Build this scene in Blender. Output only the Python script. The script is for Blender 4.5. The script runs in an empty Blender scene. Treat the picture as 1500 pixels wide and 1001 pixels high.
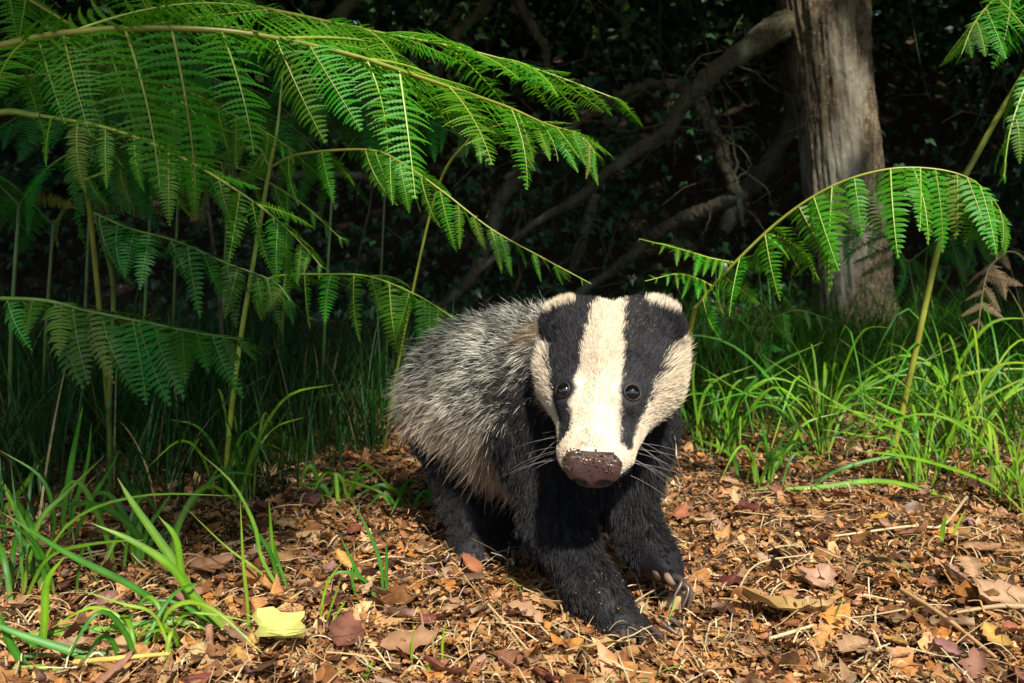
import bpy, math, random
import numpy as np
from mathutils import Vector, Matrix

random.seed(7)
rng = np.random.default_rng(11)
scene = bpy.context.scene
COL = scene.collection

# ------------------------------------------------------------------ camera, sky, sun
CAM_H, FPX, HOR = 0.35, 1250.0, 430.0
PITCH = math.atan((500.5 - HOR) / FPX)
cam_d = bpy.data.cameras.new('camera')
cam_d.sensor_width = 36.0
cam_d.lens = 36.0 * FPX / 1500.0
cam_d.clip_start, cam_d.clip_end = 0.02, 400.0
cam_d.dof.use_dof = True
cam_d.dof.focus_distance = 0.90
cam_d.dof.aperture_fstop = 11.0
cam = bpy.data.objects.new('camera', cam_d)
COL.objects.link(cam)
cam.location = (0, 0, CAM_H)
cam.rotation_euler = (math.radians(90) - PITCH, 0, 0)
scene.camera = cam

SUN = Vector((0.16, -0.70, 0.74)).normalized()
world = bpy.data.worlds.new('World')
scene.world = world
world.use_nodes = True
wn = world.node_tree
sky = wn.nodes.new('ShaderNodeTexSky')
sky.sky_type = 'NISHITA'
sky.sun_disc = False
sky.sun_elevation = math.asin(SUN.z)
sky.sun_rotation = math.atan2(SUN.x, SUN.y)
wn.links.new(sky.outputs[0], wn.nodes['Background'].inputs[0])
wn.nodes['Background'].inputs[1].default_value = 0.115
sun_d = bpy.data.lights.new('sun', 'SUN')
sun_d.energy = 4.6
sun_d.angle = math.radians(2.5)
sun_d.color = (1.0, 0.95, 0.87)
sun = bpy.data.objects.new('sun', sun_d)
COL.objects.link(sun)
sun.rotation_euler = (-SUN).to_track_quat('-Z', 'Y').to_euler()

scene.view_settings.view_transform = 'Standard'
scene.view_settings.look = 'None'
scene.view_settings.exposure = 0.74
scene.view_settings.gamma = 1.0
scene.view_settings.use_curve_mapping = False
scene.render.engine = 'CYCLES'
scene.cycles.use_denoising = True
scene.cycles.max_bounces = 8
scene.cycles.transmission_bounces = 6
scene.cycles.sample_clamp_indirect = 4.0

# ------------------------------------------------------------------ helpers
_RT = np.array((1.0, 0, 0))
_UP = np.array((0, math.sin(PITCH), math.cos(PITCH)))
_FW = np.array((0, math.cos(PITCH), -math.sin(PITCH)))


def at(px, py, d):
    """world point seen at photo pixel (px, py), d metres in front of the camera"""
    v = _RT * ((px - 750.0) / FPX) + _UP * ((500.5 - py) / FPX) + _FW
    return np.array((0, 0, CAM_H)) + v * (d / v[1])


def tag(o, label=None, cat=None, group=None, kind=None):
    if label: o['label'] = label
    if cat: o['category'] = cat
    if group: o['group'] = group
    if kind: o['kind'] = kind
    return o


def link(name, data, parent=None, mat=None):
    o = bpy.data.objects.new(name, data)
    COL.objects.link(o)
    if parent is not None:
        o.parent = parent
    if mat is not None:
        data.materials.append(mat)
    return o


def empty(name, loc=(0, 0, 0)):
    o = bpy.data.objects.new(name, None)
    o.empty_display_size = 0.05
    COL.objects.link(o)
    o.location = loc
    return o


def np_mesh(name, V, F, col=None, smooth=True):
    """V (n,3); F (m,k) or a list of such arrays; col (n,3|4) vertex colours"""
    V = np.asarray(V, np.float32)
    Fs = F if isinstance(F, list) and np.ndim(F[0]) == 2 else [F]
    Fs = [np.asarray(f, np.int32) for f in Fs if len(f)]
    me = bpy.data.meshes.new(name)
    me.vertices.add(len(V))
    me.vertices.foreach_set('co', V.ravel())
    loops = np.concatenate([f.ravel() for f in Fs])
    tot = np.concatenate([np.full(len(f), f.shape[1], np.int32) for f in Fs])
    start = np.concatenate([[0], np.cumsum(tot)[:-1]]).astype(np.int32)
    me.loops.add(len(loops))
    me.loops.foreach_set('vertex_index', loops)
    me.polygons.add(len(tot))
    me.polygons.foreach_set('loop_start', start)
    me.polygons.foreach_set('loop_total', tot)
    me.polygons.foreach_set('use_smooth', np.full(len(tot), smooth, bool))
    me.update(calc_edges=True)
    if col is not None:
        col = np.asarray(col, np.float32)
        if col.shape[1] == 3:
            col = np.concatenate([col, np.ones((len(col), 1), np.float32)], 1)
        a = me.attributes.new('col', 'FLOAT_COLOR', 'POINT')
        a.data.foreach_set('color', col.ravel())
    return me


class MB:
    """collects pieces of mesh (arrays) into one"""
    def __init__(self):
        self.v, self.q, self.t, self.c, self.n = [], [], [], [], 0

    def add(self, V, Q=None, T=None, C=None):
        V = np.asarray(V, float)
        if Q is not None and len(Q): self.q.append(np.asarray(Q, int) + self.n)
        if T is not None and len(T): self.t.append(np.asarray(T, int) + self.n)
        self.v.append(V)
        if C is not None:
            C = np.asarray(C, float)
            if C.ndim == 1: C = np.tile(C, (len(V), 1))
            self.c.append(C)
        self.n += len(V)

    def mesh(self, name, smooth=True):
        F = []
        if self.q: F.append(np.concatenate(self.q))
        if self.t: F.append(np.concatenate(self.t))
        return np_mesh(name, np.concatenate(self.v), F, np.concatenate(self.c) if self.c else None, smooth)


def nrm(v):
    v = np.asarray(v, float)
    return v / np.maximum(np.linalg.norm(v, axis=-1, keepdims=True), 1e-9)


def smooth_path(P, n):
    """Catmull-Rom through P (k,3), n samples, plus normalised parameter"""
    P = np.asarray(P, float)
    k = len(P)
    Q = np.vstack([2 * P[0] - P[1], P, 2 * P[-1] - P[-2]])
    t = np.linspace(0, k - 1 - 1e-6, n)
    i = t.astype(int)
    f = (t - i)[:, None]
    a, b, c, d = Q[i], Q[i + 1], Q[i + 2], Q[i + 3]
    return 0.5 * (2 * b + (c - a) * f + (2 * a - 5 * b + 4 * c - d) * f ** 2 + (3 * b - a - 3 * c + d) * f ** 3)


def tube(P, R, seg=8, rough=0.0, seed=0):
    """tapered tube along P (n,3) with radii R -> V, Q"""
    P = np.asarray(P, float)
    n = len(P)
    R = np.broadcast_to(np.asarray(R, float), (n,))
    T = nrm(np.gradient(P, axis=0))
    ref = np.array((0.0, 0, 1)) if abs(T[0][2]) < 0.9 else np.array((1.0, 0, 0))
    u = nrm(np.cross(T[0], ref))
    U = []
    for i in range(n):
        u = u - T[i] * np.dot(u, T[i])
        u = u / np.linalg.norm(u)
        U.append(u)
    U = np.array(U)
    W = np.cross(T, U)
    a = np.linspace(0, 2 * math.pi, seg, endpoint=False)
    rr = R[:, None] * np.ones(seg)
    if rough:
        r2 = np.random.default_rng(seed)
        rr = rr * (1 + rough * r2.normal(size=(n, seg)))
    V = P[:, None, :] + rr[..., None] * (np.cos(a)[None, :, None] * U[:, None, :] + np.sin(a)[None, :, None] * W[:, None, :])
    V = V.reshape(-1, 3)
    i, j = np.meshgrid(np.arange(n - 1), np.arange(seg), indexing='ij')
    j2 = (j + 1) % seg
    Q = np.stack([i * seg + j, i * seg + j2, (i + 1) * seg + j2, (i + 1) * seg + j], -1).reshape(-1, 4)
    return V, Q


class Fbm:
    def __init__(self, seed, n=10, base=1.0, dim=2):
        r = np.random.default_rng(seed)
        self.k = [nrm(r.normal(size=dim)) * base * 1.6 ** (i * 0.7) * r.uniform(0.8, 1.2) for i in range(n)]
        self.p = r.uniform(0, 6.28, n)
        self.a = np.array([1.6 ** (-i * 0.5) for i in range(n)])
        self.a /= np.sqrt((self.a ** 2).sum())

    def __call__(self, P):
        P = np.asarray(P, float)
        s = 0
        for k, p, a in zip(self.k, self.p, self.a):
            s = s + a * np.sin(P @ k * 6.283 + p)
        return s * 0.8


def sstep(a, b, x):
    t = np.clip((x - a) / (b - a), 0, 1)
    return t * t * (3 - 2 * t)


# ------------------------------------------------------------------ materials
def new_mat(name):
    m = bpy.data.materials.new(name)
    m.use_nodes = True
    nt = m.node_tree
    return m, nt, nt.nodes['Principled BSDF'], nt.nodes['Material Output']


def leaf_mat(name, base, trans=0.0, tcol=None, rough=0.45, spec=0.4, vcol=False, var=0.25, noise=60.0, hue=0.03, bump=0.15, objrand=True, brown=False, stripes=False):
    """thin plant tissue: glossy front, light coming through from behind"""
    m, nt, bs, out = new_mat(name)
    N, L = nt.nodes, nt.links
    tc = N.new('ShaderNodeTexCoord')
    nz = N.new('ShaderNodeTexNoise'); nz.inputs['Scale'].default_value = noise; nz.inputs['Detail'].default_value = 4
    L.new(tc.outputs['Object'], nz.inputs['Vector'])
    if vcol:
        at_ = N.new('ShaderNodeAttribute'); at_.attribute_name = 'col'
        src = at_.outputs['Color']
    else:
        rgb = N.new('ShaderNodeRGB'); rgb.outputs[0].default_value = (*base, 1)
        src = rgb.outputs[0]
    hsv = N.new('ShaderNodeHueSaturation')
    L.new(src, hsv.inputs['Color'])
    mr = N.new('ShaderNodeMapRange'); mr.inputs['From Min'].default_value = 0.25; mr.inputs['From Max'].default_value = 0.75
    mr.inputs['To Min'].default_value = 1 - var; mr.inputs['To Max'].default_value = 1 + var
    L.new(nz.outputs['Fac'], mr.inputs['Value'])
    val = mr.outputs[0]
    if objrand:
        oi = N.new('ShaderNodeObjectInfo')
        m2 = N.new('ShaderNodeMapRange'); m2.inputs['To Min'].default_value = 1 - var; m2.inputs['To Max'].default_value = 1 + var
        L.new(oi.outputs['Random'], m2.inputs['Value'])
        mu = N.new('ShaderNodeMath'); mu.operation = 'MULTIPLY'
        L.new(val, mu.inputs[0]); L.new(m2.outputs[0], mu.inputs[1]); val = mu.outputs[0]
        m3 = N.new('ShaderNodeMapRange'); m3.inputs['To Min'].default_value = 0.5 - hue; m3.inputs['To Max'].default_value = 0.5 + hue
        L.new(oi.outputs['Random'], m3.inputs['Value']); L.new(m3.outputs[0], hsv.inputs['Hue'])
    if stripes:                      # veins that run along a blade (position across it is kept in the alpha)
        sn = N.new('ShaderNodeMath'); sn.operation = 'MULTIPLY'; sn.inputs[1].default_value = 34.0
        L.new(at_.outputs['Alpha'], sn.inputs[0])
        s2 = N.new('ShaderNodeMath'); s2.operation = 'SINE'; L.new(sn.outputs[0], s2.inputs[0])
        s3 = N.new('ShaderNodeMapRange'); s3.inputs['From Min'].default_value = -1; s3.inputs['To Min'].default_value = 0.78; s3.inputs['To Max'].default_value = 1.14
        L.new(s2.outputs[0], s3.inputs['Value'])
        mu = N.new('ShaderNodeMath'); mu.operation = 'MULTIPLY'
        L.new(val, mu.inputs[0]); L.new(s3.outputs[0], mu.inputs[1]); val = mu.outputs[0]
    L.new(val, hsv.inputs['Value'])
    L.new(hsv.outputs[0], bs.inputs['Base Color'])
    bs.inputs['Roughness'].default_value = rough
    bs.inputs['Specular IOR Level'].default_value = spec
    if bump:
        bp = N.new('ShaderNodeBump'); bp.inputs['Strength'].default_value = bump; bp.inputs['Distance'].default_value = 0.002
        L.new(nz.outputs['Fac'], bp.inputs['Height']); L.new(bp.outputs[0], bs.inputs['Normal'])
    if brown:
        gt = N.new('ShaderNodeMapRange'); gt.inputs['From Min'].default_value = 0.90; gt.inputs['From Max'].default_value = 1.0; gt.inputs['To Max'].default_value = 0.85
        L.new(oi.outputs['Random'], gt.inputs['Value'])
        bm_ = N.new('ShaderNodeMix'); bm_.data_type = 'RGBA'
        L.new(gt.outputs[0], bm_.inputs[0]); L.new(hsv.outputs[0], bm_.inputs[6]); bm_.inputs[7].default_value = (0.20, 0.17, 0.03, 1)
        L.new(bm_.outputs[2], bs.inputs['Base Color'])
    if trans > 0:
        tr = N.new('ShaderNodeBsdfTranslucent')
        if tcol is None:
            L.new(hsv.outputs[0], tr.inputs['Color'])
        else:
            tr.inputs['Color'].default_value = (*tcol, 1)
        mx = N.new('ShaderNodeMixShader'); mx.inputs[0].default_value = trans
        L.new(bs.outputs[0], mx.inputs[1]); L.new(tr.outputs[0], mx.inputs[2])
        L.new(mx.outputs[0], out.inputs['Surface'])
    return m


M_FERN = leaf_mat('fern_green', (0.055, 0.235, 0.008), 0.40, (0.12, 0.44, 0.006), rough=0.45, spec=0.25, var=0.25, noise=90, brown=True)
M_FERNDK = leaf_mat('fern_green_shaded', (0.028, 0.15, 0.012), 0.3, (0.04, 0.26, 0.01), rough=0.45, spec=0.25, var=0.25, noise=90, brown=True)  # darker copy of the fern green, shade put into its colour
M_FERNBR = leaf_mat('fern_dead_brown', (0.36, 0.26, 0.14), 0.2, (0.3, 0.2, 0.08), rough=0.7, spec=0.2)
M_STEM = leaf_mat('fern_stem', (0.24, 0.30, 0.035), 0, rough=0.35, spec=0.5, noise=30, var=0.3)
M_STEMDK = leaf_mat('fern_stem_dark', (0.10, 0.15, 0.03), 0, rough=0.4, spec=0.5, noise=30, var=0.3)  # stem copy for the same ferns, darkened to carry their shade
M_GRASS = leaf_mat('grass_blade', (0.1, 0.25, 0.03), 0.35, None, rough=0.42, spec=0.3, vcol=True, var=0.28, noise=40, bump=0.15, objrand=False, stripes=True)
M_LITTER = leaf_mat('leaf_litter', (0.2, 0.1, 0.05), 0.12, None, rough=0.5, spec=0.45, vcol=True, var=0.35, noise=140, bump=0.5, objrand=False)
M_DEAD = leaf_mat('dead_leaf', (0.2, 0.1, 0.05), 0.15, None, rough=0.42, spec=0.5, vcol=True, var=0.28, noise=110, bump=0.6)
M_STRAW = leaf_mat('dry_straw', (0.5, 0.36, 0.18), 0.1, None, rough=0.5, spec=0.35, vcol=True, var=0.2, noise=40, objrand=False)
M_IVY = leaf_mat('ivy_leaf', (0.03, 0.075, 0.028), 0.15, None, rough=0.35, spec=0.45, vcol=True, var=0.25, noise=12, objrand=False)
M_CANOPY = leaf_mat('shade_canopy_leaf', (0.05, 0.11, 0.02), 0.25, None, rough=0.5, vcol=False, var=0.2, noise=3, objrand=False)


def bark_mat(name, c1, c2, c3, scale=1.0, streak=True):
    m, nt, bs, out = new_mat(name)
    N, L = nt.nodes, nt.links
    tc = N.new('ShaderNodeTexCoord')
    mp = N.new('ShaderNodeMapping'); mp.inputs['Scale'].default_value = (1, 1, 0.34)
    L.new(tc.outputs['Object'], mp.inputs['Vector'])
    n1 = N.new('ShaderNodeTexNoise'); n1.inputs['Scale'].default_value = 48 * scale; n1.inputs['Detail'].default_value = 8; n1.inputs['Roughness'].default_value = 0.65
    L.new(mp.outputs[0], n1.inputs['Vector'])
    n2 = N.new('ShaderNodeTexNoise'); n2.inputs['Scale'].default_value = 5 * scale; n2.inputs['Detail'].default_value = 5
    L.new(mp.outputs[0], n2.inputs['Vector'])
    n3 = N.new('ShaderNodeTexNoise'); n3.inputs['Scale'].default_value = 95 * scale; n3.inputs['Detail'].default_value = 3
    L.new(tc.outputs['Object'], n3.inputs['Vector'])
    cr = N.new('ShaderNodeValToRGB')
    cr.color_ramp.elements[0].position = 0.36; cr.color_ramp.elements[0].color = (*c1, 1)
    cr.color_ramp.elements[1].position = 0.62; cr.color_ramp.elements[1].color = (*c2, 1)
    L.new(n1.outputs['Fac'], cr.inputs[0])
    mx = N.new('ShaderNodeMix'); mx.data_type = 'RGBA'
    r2 = N.new('ShaderNodeValToRGB'); r2.color_ramp.elements[0].position = 0.5; r2.color_ramp.elements[1].position = 0.66
    L.new(n2.outputs['Fac'], r2.inputs[0]); L.new(r2.outputs[0], mx.inputs[0])
    L.new(cr.outputs[0], mx.inputs[6]); mx.inputs[7].default_value = (*c3, 1)
    # fine lichen specks
    m2 = N.new('ShaderNodeMix'); m2.data_type = 'RGBA'
    r3 = N.new('ShaderNodeValToRGB'); r3.color_ramp.elements[0].position = 0.62; r3.color_ramp.elements[1].position = 0.7
    L.new(n3.outputs['Fac'], r3.inputs[0]); L.new(r3.outputs[0], m2.inputs[0])
    L.new(mx.outputs[2], m2.inputs[6]); m2.inputs[7].default_value = (c3[0] * 1.15, c3[1] * 1.25, c3[2] * 1.05, 1)
    L.new(m2.outputs[2], bs.inputs['Base Color'])
    bs.inputs['Roughness'].default_value = 0.85
    bs.inputs['Specular IOR Level'].default_value = 0.25
    bp = N.new('ShaderNodeBump'); bp.inputs['Strength'].default_value = 0.9; bp.inputs['Distance'].default_value = 0.02
    L.new(n1.outputs['Fac'], bp.inputs['Height']); L.new(bp.outputs[0], bs.inputs['Normal'])
    return m


M_BARK = bark_mat('oak_bark', (0.04, 0.029, 0.015), (0.20, 0.152, 0.09), (0.29, 0.265, 0.20))
M_BARK2 = bark_mat('branch_bark', (0.04, 0.032, 0.018), (0.13, 0.11, 0.06), (0.15, 0.16, 0.10), 2.0)

m, nt, bs, out = new_mat('forest_soil')
N, L = nt.nodes, nt.links
tc = N.new('ShaderNodeTexCoord')
nz = N.new('ShaderNodeTexNoise'); nz.inputs['Scale'].default_value = 60; nz.inputs['Detail'].default_value = 8
L.new(tc.outputs['Object'], nz.inputs['Vector'])
cr = N.new('ShaderNodeValToRGB')
cr.color_ramp.elements[0].position = 0.35; cr.color_ramp.elements[0].color = (0.018, 0.011, 0.006, 1)
cr.color_ramp.elements[1].position = 0.7; cr.color_ramp.elements[1].color = (0.10, 0.055, 0.026, 1)
L.new(nz.outputs['Fac'], cr.inputs[0]); L.new(cr.outputs[0], bs.inputs['Base Color'])
bs.inputs['Roughness'].default_value = 0.9
bp = N.new('ShaderNodeBump'); bp.inputs['Strength'].default_value = 0.8; bp.inputs['Distance'].default_value = 0.01
L.new(nz.outputs['Fac'], bp.inputs['Height']); L.new(bp.outputs[0], bs.inputs['Normal'])
M_SOIL = m

# ------------------------------------------------------------------ ground
_g1, _g2 = Fbm(3, 8, 0.9), Fbm(4, 8, 5.0)


def ground_z(x, y):
    x = np.asarray(x, float); y = np.asarray(y, float)
    P = np.stack([x, y], -1)
    near = 0.006 * _g1(P) + 0.004 * _g2(P)
    rise = 0.055 * np.maximum(0, y - 1.35) * sstep(1.35, 2.0, y)
    rise = np.where(y > 4.6, rise, rise)
    bank = 3.8 * sstep(5.6, 11.5, y + 0.5 * _g1(P * 0.15))  # invented bank, raised to block the sky behind the thicket
    hump = -0.25 * sstep(-1, -8, y)
    return near * (1 + 2 * sstep(2, 6, y)) + rise * (1 - sstep(6, 12, y)) + bank + hump


def axis_pts(segs):
    out = []
    for a, b, s in segs:
        out.append(np.arange(a, b, s))
    return np.concatenate(out)


gx = axis_pts([(-60, -6, 3.0), (-6, -1.6, 0.2), (-1.6, 1.6, 0.016), (1.6, 6, 0.2), (6, 61, 3.0)])
gy = axis_pts([(-60, -4, 4.0), (-4, 0.5, 0.25), (0.5, 2.4, 0.016), (2.4, 14, 0.15), (14, 61, 3.0)])
X, Y = np.meshgrid(gx, gy, indexing='ij')
V = np.stack([X, Y, ground_z(X, Y)], -1).reshape(-1, 3)
i, j = np.meshgrid(np.arange(len(gx) - 1), np.arange(len(gy) - 1), indexing='ij')
ny = len(gy)
Q = np.stack([i * ny + j, (i + 1) * ny + j, (i + 1) * ny + j + 1, i * ny + j + 1], -1).reshape(-1, 4)
tag(link('ground', np_mesh('ground', V, Q), mat=M_SOIL), kind='structure')


def gpt(px, py):
    """point on the ground under a photo pixel"""
    lo, hi = 0.4, 9.0
    for _ in range(40):
        d = 0.5 * (lo + hi)
        p = at(px, py, d)
        if p[2] > ground_z(p[0], p[1]): lo = d
        else: hi = d
    return at(px, py, lo)

# ------------------------------------------------------------------ oak tree with its broken limb
def limb(points, radii, n=40, seg=14, rough=0.05, seed=1, knots=0.0):
    P = smooth_path(points, n)
    R = 0.82 * np.interp(np.linspace(0, 1, n), np.linspace(0, 1, len(radii)), radii)
    if knots:
        r2 = np.random.default_rng(seed)
        P = P + np.cumsum(r2.normal(size=P.shape) * knots, 0) * np.sin(np.linspace(0, math.pi, n))[:, None]
        R = R * (1 + 0.10 * np.sin(np.linspace(0, 31, n) + seed))
    return tube(P, R, seg, rough, seed)


oak = empty('oak_tree', gpt(1255, 492))
OB = Matrix.Translation(-oak.location)
tag(oak, 'thick grey brown tree trunk with flared base and pale bark streaks', 'tree')
tp = [at(1262, 540, 4.0), at(1254, 488, 4.0), at(1250, 430, 4.0), at(1240, 320, 4.0), at(1228, 200, 4.0), at(1215, 90, 4.0), at(1206, 0, 4.0), at(1196, -140, 4.05), at(1180, -420, 4.1)]
tr_ = [0.28, 0.21, 0.172, 0.166, 0.168, 0.174, 0.192, 0.185, 0.17]
n, seg = 220, 160
P = smooth_path(tp, n)
R = np.interp(np.linspace(0, 1, n), np.linspace(0, 1, len(tr_)), tr_)
V, Q = tube(P, R, seg)
ang = np.tile(np.arange(seg) / seg * 2 * math.pi, n); hh = np.repeat(np.linspace(0, 4.0, n), seg)
cen = np.repeat(P, seg, 0)
fb = Fbm(41, 10, 1.0, 3)
ridge = np.abs(fb(np.stack([np.cos(ang) * 5.0, np.sin(ang) * 5.0, hh * 1.3], -1))) ** 0.7
but = np.exp(-hh * 4.5) * 0.25 * np.cos(ang * 4 + 0.5)
lump = 0.03 * Fbm(42, 6, 0.6, 3)(np.stack([np.cos(ang), np.sin(ang), hh * 1.6], -1))
V = cen + (V - cen) * (1 + 0.10 * (ridge - 0.5) + but + lump)[:, None]
o = link('trunk', np_mesh('trunk', V, Q), oak, M_BARK); o.matrix_parent_inverse = OB
BR = [
    ('branch', [at(1190, 20, 4.0), at(1135, 45, 3.95), at(1062, 96, 3.95), at(1012, 142, 4.0), at(968, 205, 4.1), at(900, 250, 4.2), at(842, 298, 4.3), at(775, 335, 4.4), at(700, 400, 4.5)], [0.085, 0.072, 0.058, 0.054, 0.040, 0.036, 0.032, 0.026, 0.016]),
    ('branch', [at(1024, 140, 4.0), at(1042, 182, 3.95), at(1068, 232, 3.9), at(1084, 280, 3.9), at(1088, 332, 3.9)], [0.03, 0.026, 0.034, 0.03, 0.006]),
    ('branch', [at(1022, 150, 3.98), at(1032, 176, 3.95), at(1037, 196, 3.94)], [0.032, 0.026, 0.004]),
    ('branch', [at(1090, 282, 3.9), at(1010, 322, 4.05), at(945, 362, 4.2), at(880, 410, 4.3), at(820, 450, 4.4)], [0.04, 0.042, 0.036, 0.028, 0.02]),
    ('branch', [at(1020, 135, 4.05), at(985, 128, 4.2), at(940, 135, 4.3), at(880, 165, 4.45), at(800, 215, 4.6), at(740, 262, 4.7)], [0.045, 0.035, 0.03, 0.028, 0.026, 0.02]),
    ('branch', [at(872, 285, 4.3), at(862, 330, 4.3), at(848, 378, 4.35), at(826, 410, 4.4)], [0.03, 0.03, 0.026, 0.02]),
]
for k, (nm, pts_, rr) in enumerate(BR):
    V, Q = limb(pts_, rr, 110, 18, 0.075, 60 + k, 0.0025)
    o = link(nm, np_mesh(nm, V, Q), oak, M_BARK2); o.matrix_parent_inverse = OB

for k, (nm, pts_, rr) in enumerate(BR):
    P = smooth_path(pts_, 60)
    for q in range(7):
        p0 = P[rng.integers(8, 58)]
        d = nrm(rng.normal(size=3) * (1, 0.6, 0.8))
        L_ = rng.uniform(0.10, 0.42); s = np.linspace(0, 1, 8)[:, None]
        pp = p0 + d * L_ * s + np.cumsum(rng.normal(size=(8, 3)) * 0.012, 0) * (s > 0)
        V, Q = tube(pp, np.linspace(1, 0.3, 8) * rng.uniform(0.003, 0.008), 6)
        o = link('twig', np_mesh('twig', V, Q), oak, M_BARK2); o.matrix_parent_inverse = OB

FB = [
    ('dark leaning dead limb propped beside the oak trunk', [at(1152, 90, 4.5), at(1160, 170, 4.5), at(1132, 235, 4.5), at(1092, 285, 4.5), at(1060, 340, 4.5)], [0.05, 0.05, 0.055, 0.06, 0.04]),
    ('short crooked bare limb dropping behind the fern tips', [at(790, 230, 4.8), at(752, 268, 4.7), at(728, 300, 4.7), at(712, 360, 4.7), at(672, 420, 4.7), at(640, 450, 4.7)], [0.04, 0.05, 0.055, 0.04, 0.045, 0.02]),
    ('slanting dead limb over the ivy above the long frond', [at(560, -20, 4.9), at(520, 12, 4.9), at(486, 50, 4.9), at(440, 110, 4.9)], [0.05, 0.05, 0.045, 0.03]),
    ('thin bare limb rising through the ivy', [at(735, -20, 5.2), at(690, 30, 5.2), at(655, 75, 5.2), at(640, 120, 5.2)], [0.045, 0.04, 0.035, 0.02]),
    ('ivy wrapped crooked stem hanging down the thicket', [at(745, -30, 5.0), at(772, 25, 5.0), at(795, 60, 5.0), at(800, 110, 5.0)], [0.03, 0.035, 0.03, 0.02]),
    ('long low horizontal dead limb behind the fern stalks', [at(300, 262, 3.6), at(400, 258, 3.6), at(520, 262, 3.7), at(640, 285, 3.9)], [0.02, 0.024, 0.022, 0.012]),
]
for k, (lab, pts_, rr) in enumerate(FB):
    V, Q = limb(pts_, rr, 80, 14, 0.08, 80 + k, 0.003)
    c = V.mean(0)
    o = link('dead_limb', np_mesh('dead_limb', V - c, Q), mat=M_BARK2); o.location = c
    tag(o, lab, 'branch', 'dead limbs in the thicket')

# ------------------------------------------------------------------ ivy thicket, twigs, added shade canopy (uncountable)
def leaf_cloud(C, N_, S, tmplV, tmplF, roll):
    """many copies of a small leaf: centres C, normals N_, sizes S"""
    n = len(C); k = len(tmplV)
    N_ = nrm(N_)
    ref = np.where(np.abs(N_[:, 2:3]) < 0.9, np.array((0, 0, 1.0)), np.array((1.0, 0, 0)))
    u = nrm(np.cross(ref, N_)); w = np.cross(N_, u)
    cr_, sr_ = np.cos(roll)[:, None], np.sin(roll)[:, None]
    a = u * cr_ + w * sr_; b = -u * sr_ + w * cr_
    S = np.asarray(S)[:, None, None]
    V = C[:, None] + S * (tmplV[None, :, 0:1] * a[:, None] + tmplV[None, :, 1:2] * b[:, None] + tmplV[None, :, 2:3] * N_[:, None])
    F = tmplF[None] + (np.arange(n) * k)[:, None, None]
    return V.reshape(-1, 3), F.reshape(-1, tmplF.shape[1])


ivyV = np.array([(0, -0.1, 0.05), (0.28, -0.42, -0.05), (0.52, 0.0, -0.1), (0.26, 0.12, 0.0), (0, 0.75, -0.12), (-0.26, 0.12, 0.0), (-0.52, 0.0, -0.1), (-0.28, -0.42, -0.05)])
ivyF = np.array([(0, 1, 2), (0, 2, 3), (0, 3, 4), (0, 4, 5), (0, 5, 6), (0, 6, 7)])
n = 15000
clump = rng.normal(size=(260, 3)) * (0.0, 0.0, 0.0) + np.stack([rng.uniform(-4.6, 4.8, 260), rng.uniform(4.5, 6.4, 260), rng.uniform(0.0, 3.2, 260)], -1)
ck_ = rng.integers(0, 260, n)
C = clump[ck_] + rng.normal(size=(n, 3)) * (0.26, 0.22, 0.22)
far = rng.random(n) < 0.35
C[far] = np.stack([rng.uniform(-5, 5, far.sum()), rng.uniform(5.6, 7.4, far.sum()), rng.uniform(-0.1, 4, far.sum())], -1)
C[:, 2] = np.maximum(C[:, 2], ground_z(C[:, 0], C[:, 1]) + 0.02)
S_ = rng.uniform(0.035, 0.075, n)
# leaf walls left and right, added to shut out low sky light
fl = 9000
sd = np.where(rng.random(fl) < 0.5, -1, 1)
Cf = np.stack([sd * rng.uniform(3.6, 5.6, fl), rng.uniform(0.5, 8, fl), rng.random(fl) * 3.4], -1)
fb_ = 9000
Cb = np.stack([rng.uniform(-8, 8, fb_), rng.uniform(-9, -7, fb_), rng.random(fb_) * 1.9 - 0.3], -1)  # unseen leaf wall added behind the camera to cut sky fill
C = np.concatenate([C, Cf, Cb]); S_ = np.concatenate([S_, rng.uniform(0.10, 0.2, fl), rng.uniform(0.12, 0.26, fb_)]); n = len(C)
Nn = nrm(rng.normal(size=(n, 3)) * 0.7 + np.array((0.1, -0.9, 0.45)))
V, F = leaf_cloud(C, Nn, S_, ivyV, ivyF, rng.normal(size=n) * 0.8 + math.pi)
lc = np.repeat(np.array((0.03, 0.085, 0.03)) * rng.uniform(0.5, 1.5, n)[:, None] * rng.uniform(0.85, 1.15, (n, 3)), len(ivyV), 0)
tag(link('ivy_and_shade_walls', np_mesh('ivy_and_shade_walls', V, F, lc), mat=M_IVY), 'dark mass of ivy leaves filling the thicket, plus added leaf walls against sky light', 'ivy', kind='stuff')

mb = MB()
for k in range(420):
    a = np.array((rng.uniform(-4, 4.5), rng.uniform(4.3, 6.0), rng.uniform(0.1, 2.7)))
    d = nrm(rng.normal(size=3) * (1, 0.4, 0.7) + np.array((0, 0, -0.3)))
    L_ = rng.uniform(0.2, 1.0)
    s = np.linspace(0, 1, 7)[:, None]
    p = a + d * L_ * s + np.cumsum(rng.normal(size=(7, 3)) * 0.03, 0) + np.array((0, 0, -0.18)) * L_ * s * s
    V, Q = tube(p, np.linspace(1, 0.35, 7) * rng.uniform(0.0025, 0.007), 5)
    mb.add(V, Q)
tag(link('twig_tangle', mb.mesh('twig_tangle'), mat=M_BARK2), 'tangle of thin dead twigs in the dark thicket', 'twigs', kind='stuff')

# overhead canopy added to darken the wood; gap cut where sun should land
ovV = np.array([(0, -0.5, 0), (0.28, -0.1, 0.05), (0, 0.5, 0), (-0.28, -0.1, 0.05)])
ovF = np.array([(0, 1, 2, 3)])


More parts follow.
